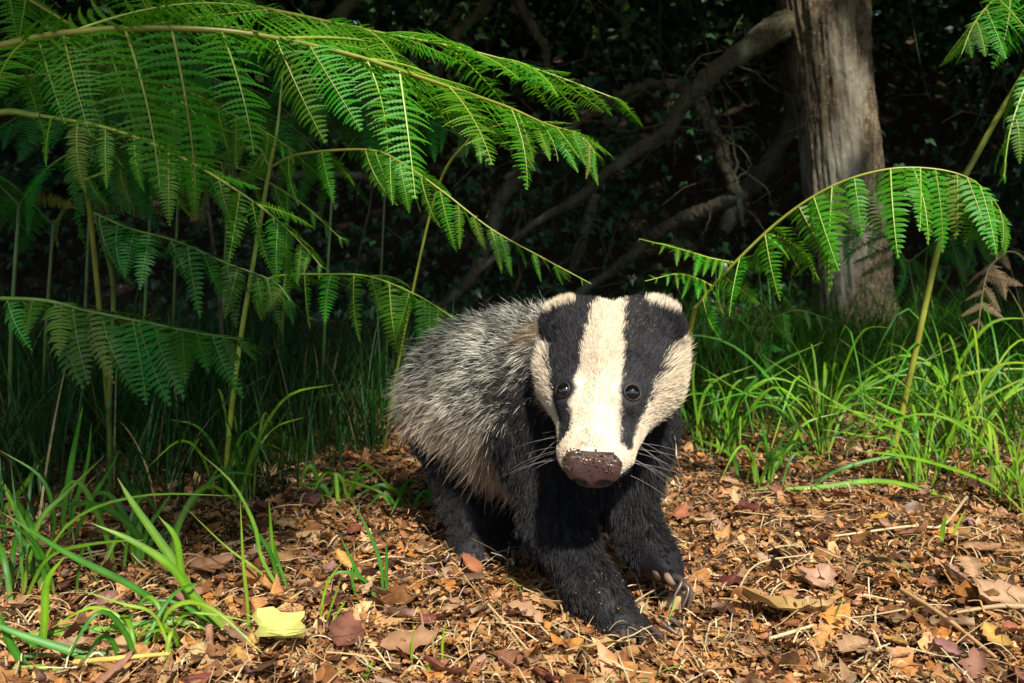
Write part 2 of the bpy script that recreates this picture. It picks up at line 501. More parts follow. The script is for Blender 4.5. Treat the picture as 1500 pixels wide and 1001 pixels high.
def canopy(n, lo, hi, size):
    C = rng.uniform(lo, hi, (n, 3))
    g = C[:, :2] - C[:, 2:3] * np.array((SUN.x, SUN.y)) / SUN.z
    gx_, gy_ = g[:, 0], g[:, 1]
    wob = 0.22 * Fbm(77, 6, 0.9)(g)
    lit = (gy_ < 2.15 + 0.35 * sstep(0.2, 1.0, gx_) - 0.52 * sstep(-0.25, -0.7, gx_) + wob) & (np.abs(gx_) < 3.0)
    dap = Fbm(78, 6, 1.3)(g)
    # leaves thinned so that sun flecks reach the oak's trunk
    trunkgap = (np.abs(gx_ - 1.3) < 0.7) & (gy_ > 3.6) & (gy_ < 6.2) & (rng.random(n) < 0.74)
    keep = ~(lit | trunkgap)
    # leaves kept or cleared to shape dapples on the left of the clearing
    dapz = (gx_ < -0.32) & (gx_ > -2.2) & (gy_ > 1.0) & (gy_ < 2.5)
    fine = Fbm(79, 6, 2.2)(g)
    keep &= ~(dapz & (fine > 0.45))
    keep |= lit & dapz & (fine < 0.0) & (rng.random(n) < 0.8)
    C = C[keep]
    V, F = leaf_cloud(C, rng.normal(size=C.shape) * 0.5 + np.array((0, 0, 1.0)), rng.uniform(*size, len(C)), ovV, ovF, rng.uniform(0, 6.28, len(C)))
    return V, F


V, F = canopy(46000, (-8, -2.6, 2.6), (9, 13.0, 4.6), (0.22, 0.42))
tag(link('shade_canopy', np_mesh('shade_canopy', V, F), mat=M_CANOPY), 'added overhead canopy of leaves that shades the wood', 'canopy', kind='stuff')  # added for its shade, not a tree of its own

# ------------------------------------------------------------------ bracken
def leaflet_arrays(l, w, curl=0.15, sweep=0.25):
    """one pinnule along +Y from the origin, rolled edges, swept towards +X"""
    ys = np.array([0.0, 0.35, 0.72]); ww = np.array([0.52, 0.5, 0.34]) * w
    V = []
    for y, h_ in zip(ys, ww):
        xo = sweep * l * y * y
        V += [(xo - h_, y * l, -curl * h_), (xo, y * l, 0.06 * w - curl * l * 0.4 * y * y), (xo + h_, y * l, -curl * h_)]
    V.append((sweep * l + 0.04 * l, l, -curl * l * 0.6))
    Q = [(0, 1, 4, 3), (1, 2, 5, 4), (3, 4, 7, 6), (4, 5, 8, 7)]
    T = [(6, 7, 9), (7, 8, 9)]
    return np.array(V), Q, T


def pinna_mesh(name, npairs, asp, droop, seed, compound=False):
    """a comb of leaflets of unit length along +X in the XY plane"""
    r = np.random.default_rng(seed)
    mb = MB()
    rib = MB()
    xs = np.linspace(0.03, 0.985, npairs) ** 0.93

    def ax(x):
        return np.stack([x - 0.12 * droop * x ** 3, 0 * x, -droop * 0.42 * x ** 2.2], -1)
    px = np.linspace(0, 1, 12)
    V, Q = tube(ax(px), np.linspace(0.010, 0.0028, 12), 5)
    rib.add(V, Q)
    tw = r.normal() * 0.15
    for k, x in enumerate(xs):
        env = np.interp(x, [0, 0.10, 0.35, 0.7, 0.9, 1.0], [0.80, 1.0, 0.98, 0.62, 0.28, 0.08]) * asp
        step = 0.96 / npairs
        c = ax(np.array([x]))[0]
        sl = -0.42 * 2.2 * droop * x ** 1.2
        ca, sa = math.cos(math.atan(sl)), math.sin(math.atan(sl))
        for side in (-1, 1):
            l = env * r.uniform(0.88, 1.1)
            w = step * r.uniform(0.66, 0.82)
            if not compound:
                V, Q, T = leaflet_arrays(l, w, r.uniform(0.05, 0.3), r.uniform(0.15, 0.4))
                pieces = [(V, Q, T)]
            else:
                m_ = max(3, int(9 * l / asp))
                ts = np.linspace(0, 1, 2 * m_ + 1)
                hw_ = step * 0.40 * (1 - 0.85 * ts ** 2) * np.where(np.arange(2 * m_ + 1) % 2 == 1, 1.0, 0.42)
                cx, cy, cz = 0.22 * l * ts ** 2, l * ts, -0.14 * l * ts ** 2
                V = np.stack([np.stack([cx - hw_, cy + hw_ * 0.5, cz - 0.35 * hw_], -1), np.stack([cx, cy, cz], -1), np.stack([cx + hw_, cy + hw_ * 0.5, cz - 0.35 * hw_], -1)], 1).reshape(-1, 3)
                Q = [(3 * q + a_, 3 * q + a_ + 1, 3 * q + a_ + 4, 3 * q + a_ + 3) for q in range(2 * m_) for a_ in (0, 1)]
                pieces = [(V, Q, None)]
            yaw = side * r.normal() * 0.06
            roll = r.normal() * 0.14 + tw
            for V, Q, T in pieces:
                V = V.copy()
                V[:, 2] += roll * V[:, 1]
                V[:, 0] += yaw * V[:, 1]
                V[:, 1] *= side
                if side < 0:
                    Q = None if Q is None else [f[::-1] for f in Q]
                    T = None if T is None else [f[::-1] for f in T]
                V = np.stack([V[:, 0] * ca - V[:, 2] * sa, V[:, 1], V[:, 0] * sa + V[:, 2] * ca], -1) + c
                mb.add(V, Q, T)
    return mb.mesh(name), rib.mesh(name + '_midrib')


PIN = {}
for kk in range(6):
    PIN['fine', kk] = pinna_mesh('pinna', 19 + kk % 3 * 2, 0.135 + 0.014 * (kk % 3), [0.15, 0.4, 0.7, 0.3, 0.55, 0.9][kk], 100 + kk)
    PIN['broad', kk] = pinna_mesh('pinna', 15 + kk % 2 * 2, 0.175 + 0.018 * (kk % 3), [0.15, 0.4, 0.7, 0.3, 0.55, 0.9][kk], 120 + kk)
    if kk < 4:
        PIN['lace', kk] = pinna_mesh('pinna', 21, 0.22 + 0.02 * kk, [0.1, 0.3, 0.5, 0.7][kk], 140 + kk, True)
_pin_mats = {}


def pinna_data(kind, k, mat, smat):
    key = (kind, k, mat.name)
    if key not in _pin_mats:
        a, b = PIN[kind, k]
        a, b = a.copy(), b.copy()
        a.materials.append(mat); b.materials.append(smat)
        _pin_mats[key] = (a, b)
    return _pin_mats[key]


def fern(label, stem, fronds, mat=M_FERN, smat=M_STEM, group=None, stem_r=(0.005, 0.004), midribs=True):
    """stem: world points from the ground up (or None); fronds: dicts with path, r, n, length, prof, near, far, kind"""
    base = np.asarray(stem[0] if stem is not None else fronds[0]['path'][0], float)
    root = empty('bracken_fern', base)
    RB = Matrix.Translation(-Vector(base))
    tag(root, label, 'fern', group)
    if stem is not None:
        P = smooth_path(stem, 30)
        V, Q = tube(P, np.interp(np.linspace(0, 1, 30), np.linspace(0, 1, len(stem_r)), stem_r), 10)
        o = link('stem', np_mesh('stem', V, Q), root, smat); o.matrix_parent_inverse = RB
    for fr in fronds:
        r = np.random.default_rng(fr.get('seed', 1))
        P = smooth_path(fr['path'], 60)
        r0, r1 = fr.get('r', (0.003, 0.001))
        V, Q = tube(P, np.linspace(r0, r1, 60), 8)
        fo = link('frond', np_mesh('frond', V, Q), root, smat); fo.matrix_parent_inverse = RB
        T = nrm(np.gradient(P, axis=0))
        n = fr['n']
        t0, t1 = fr.get('span', (0.04, 0.985))
        for i in range(n):
            t = t0 + (t1 - t0) * (i / (n - 1)) ** fr.get('pow', 0.9)
            prof = np.interp(t, *zip(*fr['prof'])) * fr['length']
            for side in (0, 1):
                if side == 1 and fr.get('far') is None: continue
                hang, fwd, sc = fr['near'] if side == 0 else fr['far']
                tt = min(0.999, max(0, t + r.normal() * 0.014 + (0.012 if side else 0)))
                ii = tt * 59; i0 = min(58, int(ii)); f = ii - i0
                p = P[i0] * (1 - f) + P[i0 + 1] * f
                tg = T[i0]
                S = np.cross(tg, (0, 0, 1.0)); S = S / max(np.linalg.norm(S), 1e-6)
                if S[1] > 0: S = -S                      # towards the path side
                if side == 1: S = -S
                hg = math.radians(hang + r.normal() * 15)
                if r.random() < 0.06: continue
                D = nrm(tg * (fwd + r.normal() * 0.13) + S * math.cos(hg) + np.array((0, 0, -1.0)) * math.sin(hg))
                Yv = nrm(tg - D * np.dot(tg, D))
                Z = np.cross(D, Yv)
                out_ = S * 0.6 + np.array((0, 0, 1.0))
                if np.dot(Z, out_) < 0: Yv, Z = -Yv, -Z
                tw = r.normal() * 0.30
                Yv, Z = Yv * math.cos(tw) + Z * math.sin(tw), Z * math.cos(tw) - Yv * math.sin(tw)
                Ln = prof * sc * r.uniform(0.68, 1.22)
                kind = fr.get('kind', 'fine'); nk = 4 if kind == 'lace' else 6
                a, b = pinna_data(kind, int(r.integers(nk)), mat, smat)
                Mx = Matrix(((D[0], Yv[0], Z[0], p[0]), (D[1], Yv[1], Z[1], p[1]), (D[2], Yv[2], Z[2], p[2]), (0, 0, 0, 1))) @ Matrix.Diagonal((Ln, Ln * r.uniform(0.9, 1.15), Ln, 1))
                po = bpy.data.objects.new('pinna', a); COL.objects.link(po); po.parent = fo
                po.matrix_local = Mx
                if midribs:
                    mo = bpy.data.objects.new('midrib', b); COL.objects.link(mo); mo.parent = fo
                    mo.matrix_local = Mx
    return root


def A3(L_): return [at(*p) for p in L_]


def gd(px, d):
    """ground point at image column px and depth d"""
    x = (px - 750) * d / FPX
    return np.array((x, d, float(ground_z(x, d))))


TRI = [(0, 0.75), (0.12, 1.0), (0.35, 0.95), (0.6, 0.72), (0.8, 0.45), (1.0, 0.12)]
# fronds that fill the top above the arching one
fern('feathery bright bracken frond sweeping across above the arching stalk', [gd(-300, 1.3), at(-250, 300, 1.25), at(-120, 60, 1.18), at(0, -25, 1.12), at(100, -32, 1.1)],
     [dict(path=A3([(100, -32, 1.1), (240, -15, 1.08), (400, 15, 1.06), (540, 45, 1.04), (660, 68, 1.03), (780, 100, 1.02), (905, 146, 1.01)]), r=(0.003, 0.0008), n=15, length=0.135,
           prof=[(0, 1.0), (0.5, 1.0), (0.8, 0.75), (1, 0.3)], near=(20, 1.1, 1.0), far=(5, 1.1, 1.0), kind='lace', seed=31),
      dict(path=A3([(0, -25, 1.12), (60, 10, 1.1), (140, 60, 1.08), (230, 120, 1.06), (290, 170, 1.05)]), r=(0.0025, 0.0008), n=11, length=0.11, prof=TRI, near=(45, 0.8, 1.0), far=(10, 0.9, 1.0), kind='lace', seed=32)])
fern('loose bracken frond end with thin curled drooping tips', [gd(560, 1.75), at(590, 500, 1.6), at(640, 280, 1.45), at(690, 200, 1.35)],
     [dict(path=A3([(690, 200, 1.35), (745, 180, 1.3), (800, 185, 1.27), (850, 200, 1.25), (872, 225, 1.24)]), r=(0.0018, 0.0006), n=9, length=0.09, prof=[(0, 0.8), (0.6, 1.0), (1, 0.4)], near=(55, 0.7, 1.0), far=(-5, 0.9, 0.9), kind='fine', seed=33)], stem_r=(0.003, 0.0018))
fern('bracken frond with feathery leaflets crossing under the arching stalk', [gd(-260, 1.45), at(-220, 380, 1.4), at(-120, 160, 1.34), at(-20, 118, 1.3)],
     [dict(path=A3([(-20, 118, 1.3), (110, 108, 1.28), (240, 132, 1.25), (350, 172, 1.23), (430, 220, 1.22)]), r=(0.0025, 0.0007), n=15, length=0.12, prof=[(0, 1), (0.6, 0.9), (1, 0.25)], near=(48, 0.5, 1.0), far=(0, 0.9, 0.9), kind='fine', seed=34)])
fern('bracken frond tilting down between the forked stalk and the hanging leaflets', [gd(160, 1.6), at(150, 500, 1.55), at(130, 300, 1.5), at(120, 265, 1.48)],
     [dict(path=A3([(120, 265, 1.48), (220, 232, 1.45), (330, 240, 1.42), (430, 290, 1.4), (500, 350, 1.38)]), r=(0.0025, 0.0007), n=14, length=0.12, prof=TRI, near=(55, 0.5, 1.0), far=(5, 0.8, 0.9), kind='fine', seed=35)])
# the big frond that arches across the top
fern('large bracken frond with thick pale stalk arching above the badger', [gd(-420, 0.95), at(-330, 420, 0.9), at(-210, 150, 0.85), at(-90, 92, 0.82), at(0, 68, 0.80)],
     [dict(path=A3([(0, 68, .80), (90, 50, .80), (205, 42, .81), (350, 48, .83), (500, 77, .87), (620, 115, .90), (740, 156, .94), (800, 182, .96), (850, 196, .98)]), r=(0.0042, 0.0009), n=18, length=0.17,
           prof=[(0, 0.9), (0.3, 1.0), (0.6, 0.85), (0.8, 0.55), (0.92, 0.35), (1, 0.15)], near=(68, 0.25, 0.85), far=(-22, 1.5, 1.25), kind='lace', seed=3, span=(0.03, 0.97), pow=1.0)], stem_r=(0.006, 0.005, 0.0042))
fern('bracken frond with a row of bright hanging leaflets under the arching frond', [gd(-330, 1.25), at(-240, 500, 1.2), at(-110, 230, 1.15), at(-10, 168, 1.12), at(60, 170, 1.1)],
     [dict(path=A3([(60, 170, 1.1), (150, 186, 1.08), (230, 214, 1.06), (300, 250, 1.05), (380, 302, 1.04), (430, 345, 1.03), (472, 392, 1.02)]), r=(0.0026, 0.0007), n=16, length=0.092,
           prof=[(0, 1.0), (0.6, 1.05), (0.8, 0.85), (1, 0.25)], near=(72, 0.22, 1.0), far=(-5, 0.8, 0.8), kind='fine', seed=5)])
nodeA = at(395, 246, 1.36)
fern('tall forked bracken with thin green stalk and two drooping side fronds', [gd(325, 1.42), at(335, 640, 1.40), at(352, 500, 1.38), at(372, 380, 1.37), nodeA, at(406, 190, 1.36), at(415, 100, 1.36)],
     [dict(path=A3([(395, 246, 1.36), (440, 226, 1.34), (540, 220, 1.31), (590, 240, 1.29), (650, 282, 1.27), (720, 336, 1.25), (795, 378, 1.23), (866, 416, 1.21)]), r=(0.0026, 0.0007), n=17, length=0.098,
           prof=[(0, 0.6), (0.15, 0.95), (0.45, 1.0), (0.75, 0.6), (1, 0.1)], near=(70, 0.38, 1.0), far=(25, 0.6, 0.9), kind='fine', seed=6),
      dict(path=A3([(366, 420, 1.375), (410, 404, 1.35), (470, 402, 1.32), (540, 405, 1.29), (605, 430, 1.27), (640, 450, 1.26), (680, 478, 1.25)]), r=(0.0022, 0.0007), n=14, length=0.098,
           prof=[(0, 0.5), (0.3, 0.9), (0.6, 1.0), (0.85, 0.7), (1, 0.25)], near=(70, 0.2, 1.0), far=(20, 0.5, 0.9), kind='broad', seed=7),
      dict(path=A3([(395, 246, 1.36), (378, 216, 1.37), (330, 190, 1.4), (270, 180, 1.44), (200, 190, 1.5)]), r=(0.0022, 0.0007), n=10, length=0.09,
           prof=TRI, near=(60, 0.3, 1.0), far=(20, 0.5, 0.9), kind='fine', seed=8)], mat=M_FERN, stem_r=(0.0048, 0.0042, 0.0036, 0.003, 0.0015))
fern('shade-darkened bracken frond with long toothed leaflets hanging before the stalks', [gd(155, 1.36), at(160, 600, 1.34), at(166, 430, 1.3), at(150, 350, 1.27), at(138, 312, 1.25)],
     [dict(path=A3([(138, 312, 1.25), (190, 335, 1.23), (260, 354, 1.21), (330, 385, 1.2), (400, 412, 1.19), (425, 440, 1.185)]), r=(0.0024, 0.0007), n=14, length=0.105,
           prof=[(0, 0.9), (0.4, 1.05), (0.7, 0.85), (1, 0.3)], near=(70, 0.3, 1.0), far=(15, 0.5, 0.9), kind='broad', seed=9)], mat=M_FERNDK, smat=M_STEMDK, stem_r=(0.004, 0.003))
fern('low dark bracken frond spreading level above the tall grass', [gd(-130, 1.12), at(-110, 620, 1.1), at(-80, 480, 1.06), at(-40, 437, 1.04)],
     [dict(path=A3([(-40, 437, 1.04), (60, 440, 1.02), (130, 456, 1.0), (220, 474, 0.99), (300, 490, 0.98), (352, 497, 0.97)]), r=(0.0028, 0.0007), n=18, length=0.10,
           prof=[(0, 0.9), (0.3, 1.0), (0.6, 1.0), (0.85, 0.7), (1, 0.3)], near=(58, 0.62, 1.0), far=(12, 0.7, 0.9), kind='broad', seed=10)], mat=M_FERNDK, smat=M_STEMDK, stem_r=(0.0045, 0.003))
# right: the frond that springs up behind the badger's ear and curls over
fern('bright bracken frond arching over behind the badger with drooping leaflets', [gd(975, 1.5), at(985, 640, 1.42), at(1000, 530, 1.34), at(1018, 452, 1.28)],
     [dict(path=A3([(1018, 452, 1.28), (1060, 402, 1.26), (1140, 325, 1.22), (1215, 275, 1.19), (1290, 250, 1.17), (1360, 247, 1.16), (1420, 262, 1.15), (1460, 300, 1.15), (1478, 345, 1.15)]), r=(0.0026, 0.0007), n=19, length=0.125,
           prof=[(0, 0.75), (0.2, 0.78), (0.42, 1.05), (0.6, 1.0), (0.8, 0.72), (1, 0.25)], near=(66, 0.16, 1.0), far=(24, 0.35, 0.9), kind='broad', seed=12),
      dict(path=A3([(1075, 385, 1.255), (1040, 378, 1.25), (1000, 366, 1.24), (936, 350, 1.22)]), r=(0.0014, 0.0005), n=11, length=0.05, prof=TRI, near=(50, 0.4, 1.0), far=(-5, 0.5, 1.0), kind='fine', seed=13),
      dict(path=A3([(1045, 420, 1.265), (1020, 408, 1.26), (990, 402, 1.25), (945, 412, 1.24)]), r=(0.0014, 0.0005), n=9, length=0.045, prof=TRI, near=(50, 0.4, 1.0), far=(-5, 0.5, 1.0), kind='fine', seed=14),
      dict(path=A3([(1120, 345, 1.23), (1150, 350, 1.27), (1180, 372, 1.31), (1200, 410, 1.34)]), r=(0.0014, 0.0005), n=9, length=0.07, prof=TRI, near=(50, 0.4, 1.0), far=(10, 0.5, 1.0), kind='fine', seed=15)])
fern('tall bracken with stout yellow green stalk and fronds hanging beyond the grass', [gpt(1301, 700), at(1318, 620, 1.62), at(1340, 520, 1.6), at(1385, 325, 1.57), at(1440, 210, 1.55), at(1500, 108, 1.53), at(1570, 0, 1.5)],
     [dict(path=A3([(1560, 10, 1.5), (1520, -20, 1.45), (1470, -10, 1.4), (1430, 30, 1.36), (1408, 80, 1.34)]), r=(0.003, 0.0007), n=9, length=0.16, prof=TRI, near=(60, 0.4, 1.0), far=(50, 0.4, 0.9), kind='lace', seed=14),
      dict(path=A3([(1560, 10, 1.5), (1540, 60, 1.42), (1505, 120, 1.4), (1480, 190, 1.38), (1470, 260, 1.37)]), r=(0.003, 0.0007), n=9, length=0.13, prof=TRI, near=(62, 0.5, 1.0), far=(40, 0.4, 0.9), kind='broad', seed=15)], mat=M_FERN, stem_r=(0.0058, 0.0058, 0.0055, 0.005, 0.0045))
# a withered brown frond and lesser ferns
fern('withered pale brown fern frond hanging beside the stout stalk', [gd(1560, 2.1), at(1550, 500, 2.1), at(1500, 380, 2.1), at(1450, 372, 2.1)],
     [dict(path=A3([(1470, 372, 2.1), (1448, 395, 2.08), (1438, 440, 2.06), (1432, 492, 2.05)]), r=(0.002, 0.0007), n=7, length=0.085, prof=TRI, near=(25, 0.4, 1.0), far=(25, 0.4, 1.0), kind='broad', seed=16)], mat=M_FERNBR, smat=M_FERNBR, stem_r=(0.003, 0.002))
fern('small pale fern growing low in the shaded grass', [gpt(438, 715), at(436, 690, 1.66), at(430, 660, 1.64)],
     [dict(path=A3([(438, 700, 1.64), (430, 665, 1.62), (420, 640, 1.6), (405, 628, 1.58)]), r=(0.0016, 0.0006), n=9, length=0.07, prof=TRI, near=(5, 0.5, 1.0), far=(10, 0.5, 1.0), kind='fine', seed=17)], mat=M_FERN, stem_r=(0.002, 0.0016))
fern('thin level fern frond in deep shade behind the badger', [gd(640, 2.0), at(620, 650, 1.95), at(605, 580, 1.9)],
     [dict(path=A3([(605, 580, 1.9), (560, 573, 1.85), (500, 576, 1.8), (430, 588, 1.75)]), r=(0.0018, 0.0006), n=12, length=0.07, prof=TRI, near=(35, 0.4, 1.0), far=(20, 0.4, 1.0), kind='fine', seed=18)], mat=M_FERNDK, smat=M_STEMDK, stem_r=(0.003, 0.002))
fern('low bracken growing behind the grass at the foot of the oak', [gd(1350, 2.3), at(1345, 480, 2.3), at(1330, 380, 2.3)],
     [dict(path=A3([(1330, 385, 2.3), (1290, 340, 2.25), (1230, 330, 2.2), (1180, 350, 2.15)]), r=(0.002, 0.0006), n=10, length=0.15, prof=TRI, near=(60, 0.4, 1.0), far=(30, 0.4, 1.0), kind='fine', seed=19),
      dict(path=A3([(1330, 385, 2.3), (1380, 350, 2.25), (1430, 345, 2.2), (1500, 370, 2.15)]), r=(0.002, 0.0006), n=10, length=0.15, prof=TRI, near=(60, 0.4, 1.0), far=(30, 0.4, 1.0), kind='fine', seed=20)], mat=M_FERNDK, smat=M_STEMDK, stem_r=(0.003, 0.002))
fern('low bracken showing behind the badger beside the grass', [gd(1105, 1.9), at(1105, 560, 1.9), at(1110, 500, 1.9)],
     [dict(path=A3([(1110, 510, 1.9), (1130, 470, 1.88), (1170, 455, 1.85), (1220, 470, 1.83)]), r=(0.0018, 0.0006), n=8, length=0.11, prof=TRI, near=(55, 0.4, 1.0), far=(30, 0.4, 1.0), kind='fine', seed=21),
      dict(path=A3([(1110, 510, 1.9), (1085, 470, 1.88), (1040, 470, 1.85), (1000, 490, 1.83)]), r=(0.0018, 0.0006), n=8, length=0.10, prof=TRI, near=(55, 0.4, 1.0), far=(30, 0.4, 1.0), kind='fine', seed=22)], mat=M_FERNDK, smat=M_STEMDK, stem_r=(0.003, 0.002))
# bracken standing in the shade on the left
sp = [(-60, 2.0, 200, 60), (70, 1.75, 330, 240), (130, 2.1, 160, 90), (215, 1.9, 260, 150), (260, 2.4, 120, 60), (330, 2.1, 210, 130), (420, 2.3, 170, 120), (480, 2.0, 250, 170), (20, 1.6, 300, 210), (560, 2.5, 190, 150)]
SHB = ['shaded bracken half hidden behind the stalk of the arching frond', 'low shaded bracken beside the shade-darkened toothed frond', 'tall lacy shaded bracken rising behind the arching frond', 'shaded bracken crossing behind the bright hanging leaflets',
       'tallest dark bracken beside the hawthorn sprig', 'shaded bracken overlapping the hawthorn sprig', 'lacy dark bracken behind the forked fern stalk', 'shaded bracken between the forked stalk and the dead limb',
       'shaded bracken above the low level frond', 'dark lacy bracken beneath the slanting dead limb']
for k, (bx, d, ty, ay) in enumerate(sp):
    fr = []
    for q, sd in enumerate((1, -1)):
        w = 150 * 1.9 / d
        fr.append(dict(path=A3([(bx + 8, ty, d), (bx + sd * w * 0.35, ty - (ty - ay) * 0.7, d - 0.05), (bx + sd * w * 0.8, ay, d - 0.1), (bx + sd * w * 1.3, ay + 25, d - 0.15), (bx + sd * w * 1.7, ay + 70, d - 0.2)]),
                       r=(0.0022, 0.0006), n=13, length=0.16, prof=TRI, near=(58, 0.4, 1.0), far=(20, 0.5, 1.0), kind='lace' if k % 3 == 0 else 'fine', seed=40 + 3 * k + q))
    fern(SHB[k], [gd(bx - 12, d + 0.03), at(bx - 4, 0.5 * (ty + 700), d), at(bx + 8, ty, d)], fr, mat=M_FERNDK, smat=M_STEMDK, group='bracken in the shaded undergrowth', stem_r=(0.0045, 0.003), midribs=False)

# a broad-leaved sprig between the fronds
hw_root = empty('hawthorn_sprig', gd(330, 2.0)); HB = Matrix.Translation(-hw_root.location)
tag(hw_root, 'shaded hawthorn sprig with small lobed leaves among the ferns', 'shrub')
P = smooth_path([gd(330, 2.0), at(320, 420, 1.95), at(300, 250, 1.9), at(320, 150, 1.85), at(300, 95, 1.82)], 30)
V, Q = tube(P, np.linspace(0.006, 0.0015, 30), 7)
o = link('stem', np_mesh('stem', V, Q), hw_root, M_BARK2); o.matrix_parent_inverse = HB
lmesh = np_mesh('leaf', np.array([(0, 0, 0), (0.22, 0.2, 0.03), (0.42, 0.38, 0.02), (0.3, 0.5, 0.02), (0.4, 0.75, 0), (0.18, 0.78, 0.01), (0, 1.0, -0.05), (-0.18, 0.78, 0.01), (-0.4, 0.75, 0), (-0.3, 0.5, 0.02), (-0.42, 0.38, 0.02), (-0.22, 0.2, 0.03), (0, 0.5, -0.04)]),
                np.array([(12, k, (k + 1) % 12) for k in range(12)]))
lmesh.materials.append(M_FERNDK)
for k in range(110):
    o = bpy.data.objects.new('leaf', lmesh); COL.objects.link(o); o.parent = hw_root; o.matrix_parent_inverse = HB
    o.location = at(rng.normal(310, 65), rng.normal(150, 50), rng.uniform(1.7, 2.1))
    o.rotation_euler = (rng.uniform(0.3, 2.0), rng.normal() * 0.5, rng.uniform(-3, 3))
    o.scale = [rng.uniform(0.022, 0.042)] * 3

# ------------------------------------------------------------------ grass
def blade_arrays(root, head, L_, w, lean0, bend, segs=8):
    """many blades at once -> V, Q"""
    n = len(root)
    t = np.linspace(0, 1, segs + 1)
    phi = lean0[:, None] + bend[:, None] * t[None] ** 1.6
    ds = L_[:, None] / segs
    r = np.cumsum(np.sin(phi) * ds, 1) - np.sin(phi[:, :1]) * ds
    z = np.cumsum(np.cos(phi) * ds, 1) - np.cos(phi[:, :1]) * ds
    hx, hy = np.cos(head), np.sin(head)
    C = np.stack([root[:, 0:1] + r * hx[:, None], root[:, 1:2] + r * hy[:, None], root[:, 2:3] + z], -1)
    S = np.stack([-hy, hx, np.zeros(n)], -1)[:, None]
    Nn = np.stack([-np.cos(phi) * hx[:, None], -np.cos(phi) * hy[:, None], np.sin(phi)], -1)
    prof = np.interp(t, [0, 0.15, 0.5, 0.8, 1], [0.6, 0.9, 1.0, 0.6, 0.03])[None, :, None] * w[:, None, None] * 0.5
    V = np.stack([C - S * prof + Nn * prof * 0.35, C, C + S * prof + Nn * prof * 0.35], 2)
    k = segs + 1
    V = V.reshape(n, -1, 3)
    q = []
    for s in range(segs):
        for a in (0, 1):
            q.append((s * 3 + a, s * 3 + a + 1, (s + 1) * 3 + a + 1, (s + 1) * 3 + a))
    q = np.array(q)
    Q = q[None] + (np.arange(n) * k * 3)[:, None, None]
    return V, Q.reshape(-1, 4), k * 3


def grass_mass(name, label, n, region, Lr, wr, col, lean=(0.05, 0.7), bend=(0.2, 1.4), tuft=14):
    pts_ = []
    while len(pts_) < n // tuft:
        x, y = rng.uniform(region[0], region[1]), rng.uniform(region[2], region[3])
        if region[4](x, y) > rng.random(): pts_.append((x, y))
    c = np.repeat(np.array(pts_), tuft, 0)
    m_ = len(c)
    xy = c + rng.normal(size=(m_, 2)) * 0.022
    root = np.stack([xy[:, 0], xy[:, 1], ground_z(xy[:, 0], xy[:, 1]) - 0.003], -1)
    L_ = np.repeat(rng.uniform(0.7, 1.15, len(pts_)), tuft) * rng.uniform(*Lr, m_)
    V, Q, k = blade_arrays(root, rng.uniform(0, 6.283, m_), L_, rng.uniform(*wr, m_), rng.uniform(*lean, m_), rng.uniform(*bend, m_))
    cc = np.array(col)[None] * rng.uniform(0.65, 1.35, (m_, 1)) * rng.uniform(0.85, 1.15, (m_, 3))
    dry = rng.random(m_) < 0.04
    cc[dry] = np.array((0.42, 0.33, 0.14)) * rng.uniform(0.7, 1.1, (dry.sum(), 1))
    C = np.repeat(cc, k, 0)
    return tag(link(name, np_mesh(name, V.reshape(-1, 3), Q, C), mat=M_GRASS), label, 'grass', kind='stuff')


def px_of(x, y): return 750 + x * FPX / y


def edge_y(x, y):
    """front edge of the grass: depth as a function of image column"""
    p = px_of(x, y)
    return np.interp(p, [-200, 0, 200, 330, 500, 620, 700, 960, 1080, 1300, 1500, 1700], [1.02, 1.06, 1.2, 1.34, 1.50, 1.62, 1.8, 1.75, 1.68, 1.56, 1.42, 1.3])


def dens_right(x, y): return float(sstep(-0.06, 0.3, y - edge_y(x, y)) * 0.9 * (px_of(x, y) > 930))
def dens_left(x, y): return float(sstep(-0.05, 0.15, y - edge_y(x, y)) * (px_of(x, y) < 720))


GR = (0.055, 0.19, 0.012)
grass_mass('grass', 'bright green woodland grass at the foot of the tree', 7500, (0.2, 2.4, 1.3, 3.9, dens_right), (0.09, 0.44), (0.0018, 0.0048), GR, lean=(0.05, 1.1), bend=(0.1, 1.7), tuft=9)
grass_mass('grass', 'dense shaded grass under the ferns', 7000, (-2.0, 0.2, 1.0, 3.0, dens_left), (0.12, 0.34), (0.002, 0.005), (0.025, 0.09, 0.016), lean=(0.03, 0.5), bend=(0.1, 1.1))  # undergrowth shade put into the darker blade colour


def lerp3(a, b, t): return a + (b - a) * t


def blade_along(P, w, col, n=14):
    """a single blade through world points"""
    P = smooth_path(P, n)
    T = nrm(np.gradient(P, axis=0))
    S = nrm(np.cross(T, np.array((0.25, -0.75, 0.6))))
    Nn = np.cross(S, T)
    prof = np.interp(np.linspace(0, 1, n), [0, 0.12, 0.5, 0.8, 1], [0.55, 0.85, 1.0, 0.6, 0.03])[:, None] * w * 0.5
    V = np.stack([P - S * prof + Nn * prof * 0.3, P, P + S * prof + Nn * prof * 0.3], 1).reshape(-1, 3)
    q = []
    for s in range(n - 1):
        for a in (0, 1):
            q.append((s * 3 + a, s * 3 + a + 1, (s + 1) * 3 + a + 1, (s + 1) * 3 + a))
    tt = np.repeat(np.linspace(0, 1, n), 3)[:, None]
    c = np.tile(col, (len(V), 1)) * (1 + 0.25 * np.tile([-1, 1, -1], n)[:, None])
    c = c * (1 - 0.35 * sstep(0.3, 0.0, tt)) + np.array((0.30, 0.30, 0.06)) * 0.35 * sstep(0.3, 0.0, tt)
    c = lerp3(c, np.array((0.34, 0.25, 0.09)), sstep(0.90, 0.98, tt) * 0.8)
    c = np.concatenate([c, np.tile([0.0, 0.5, 1.0], n)[:, None]], 1)
    return V, q, c


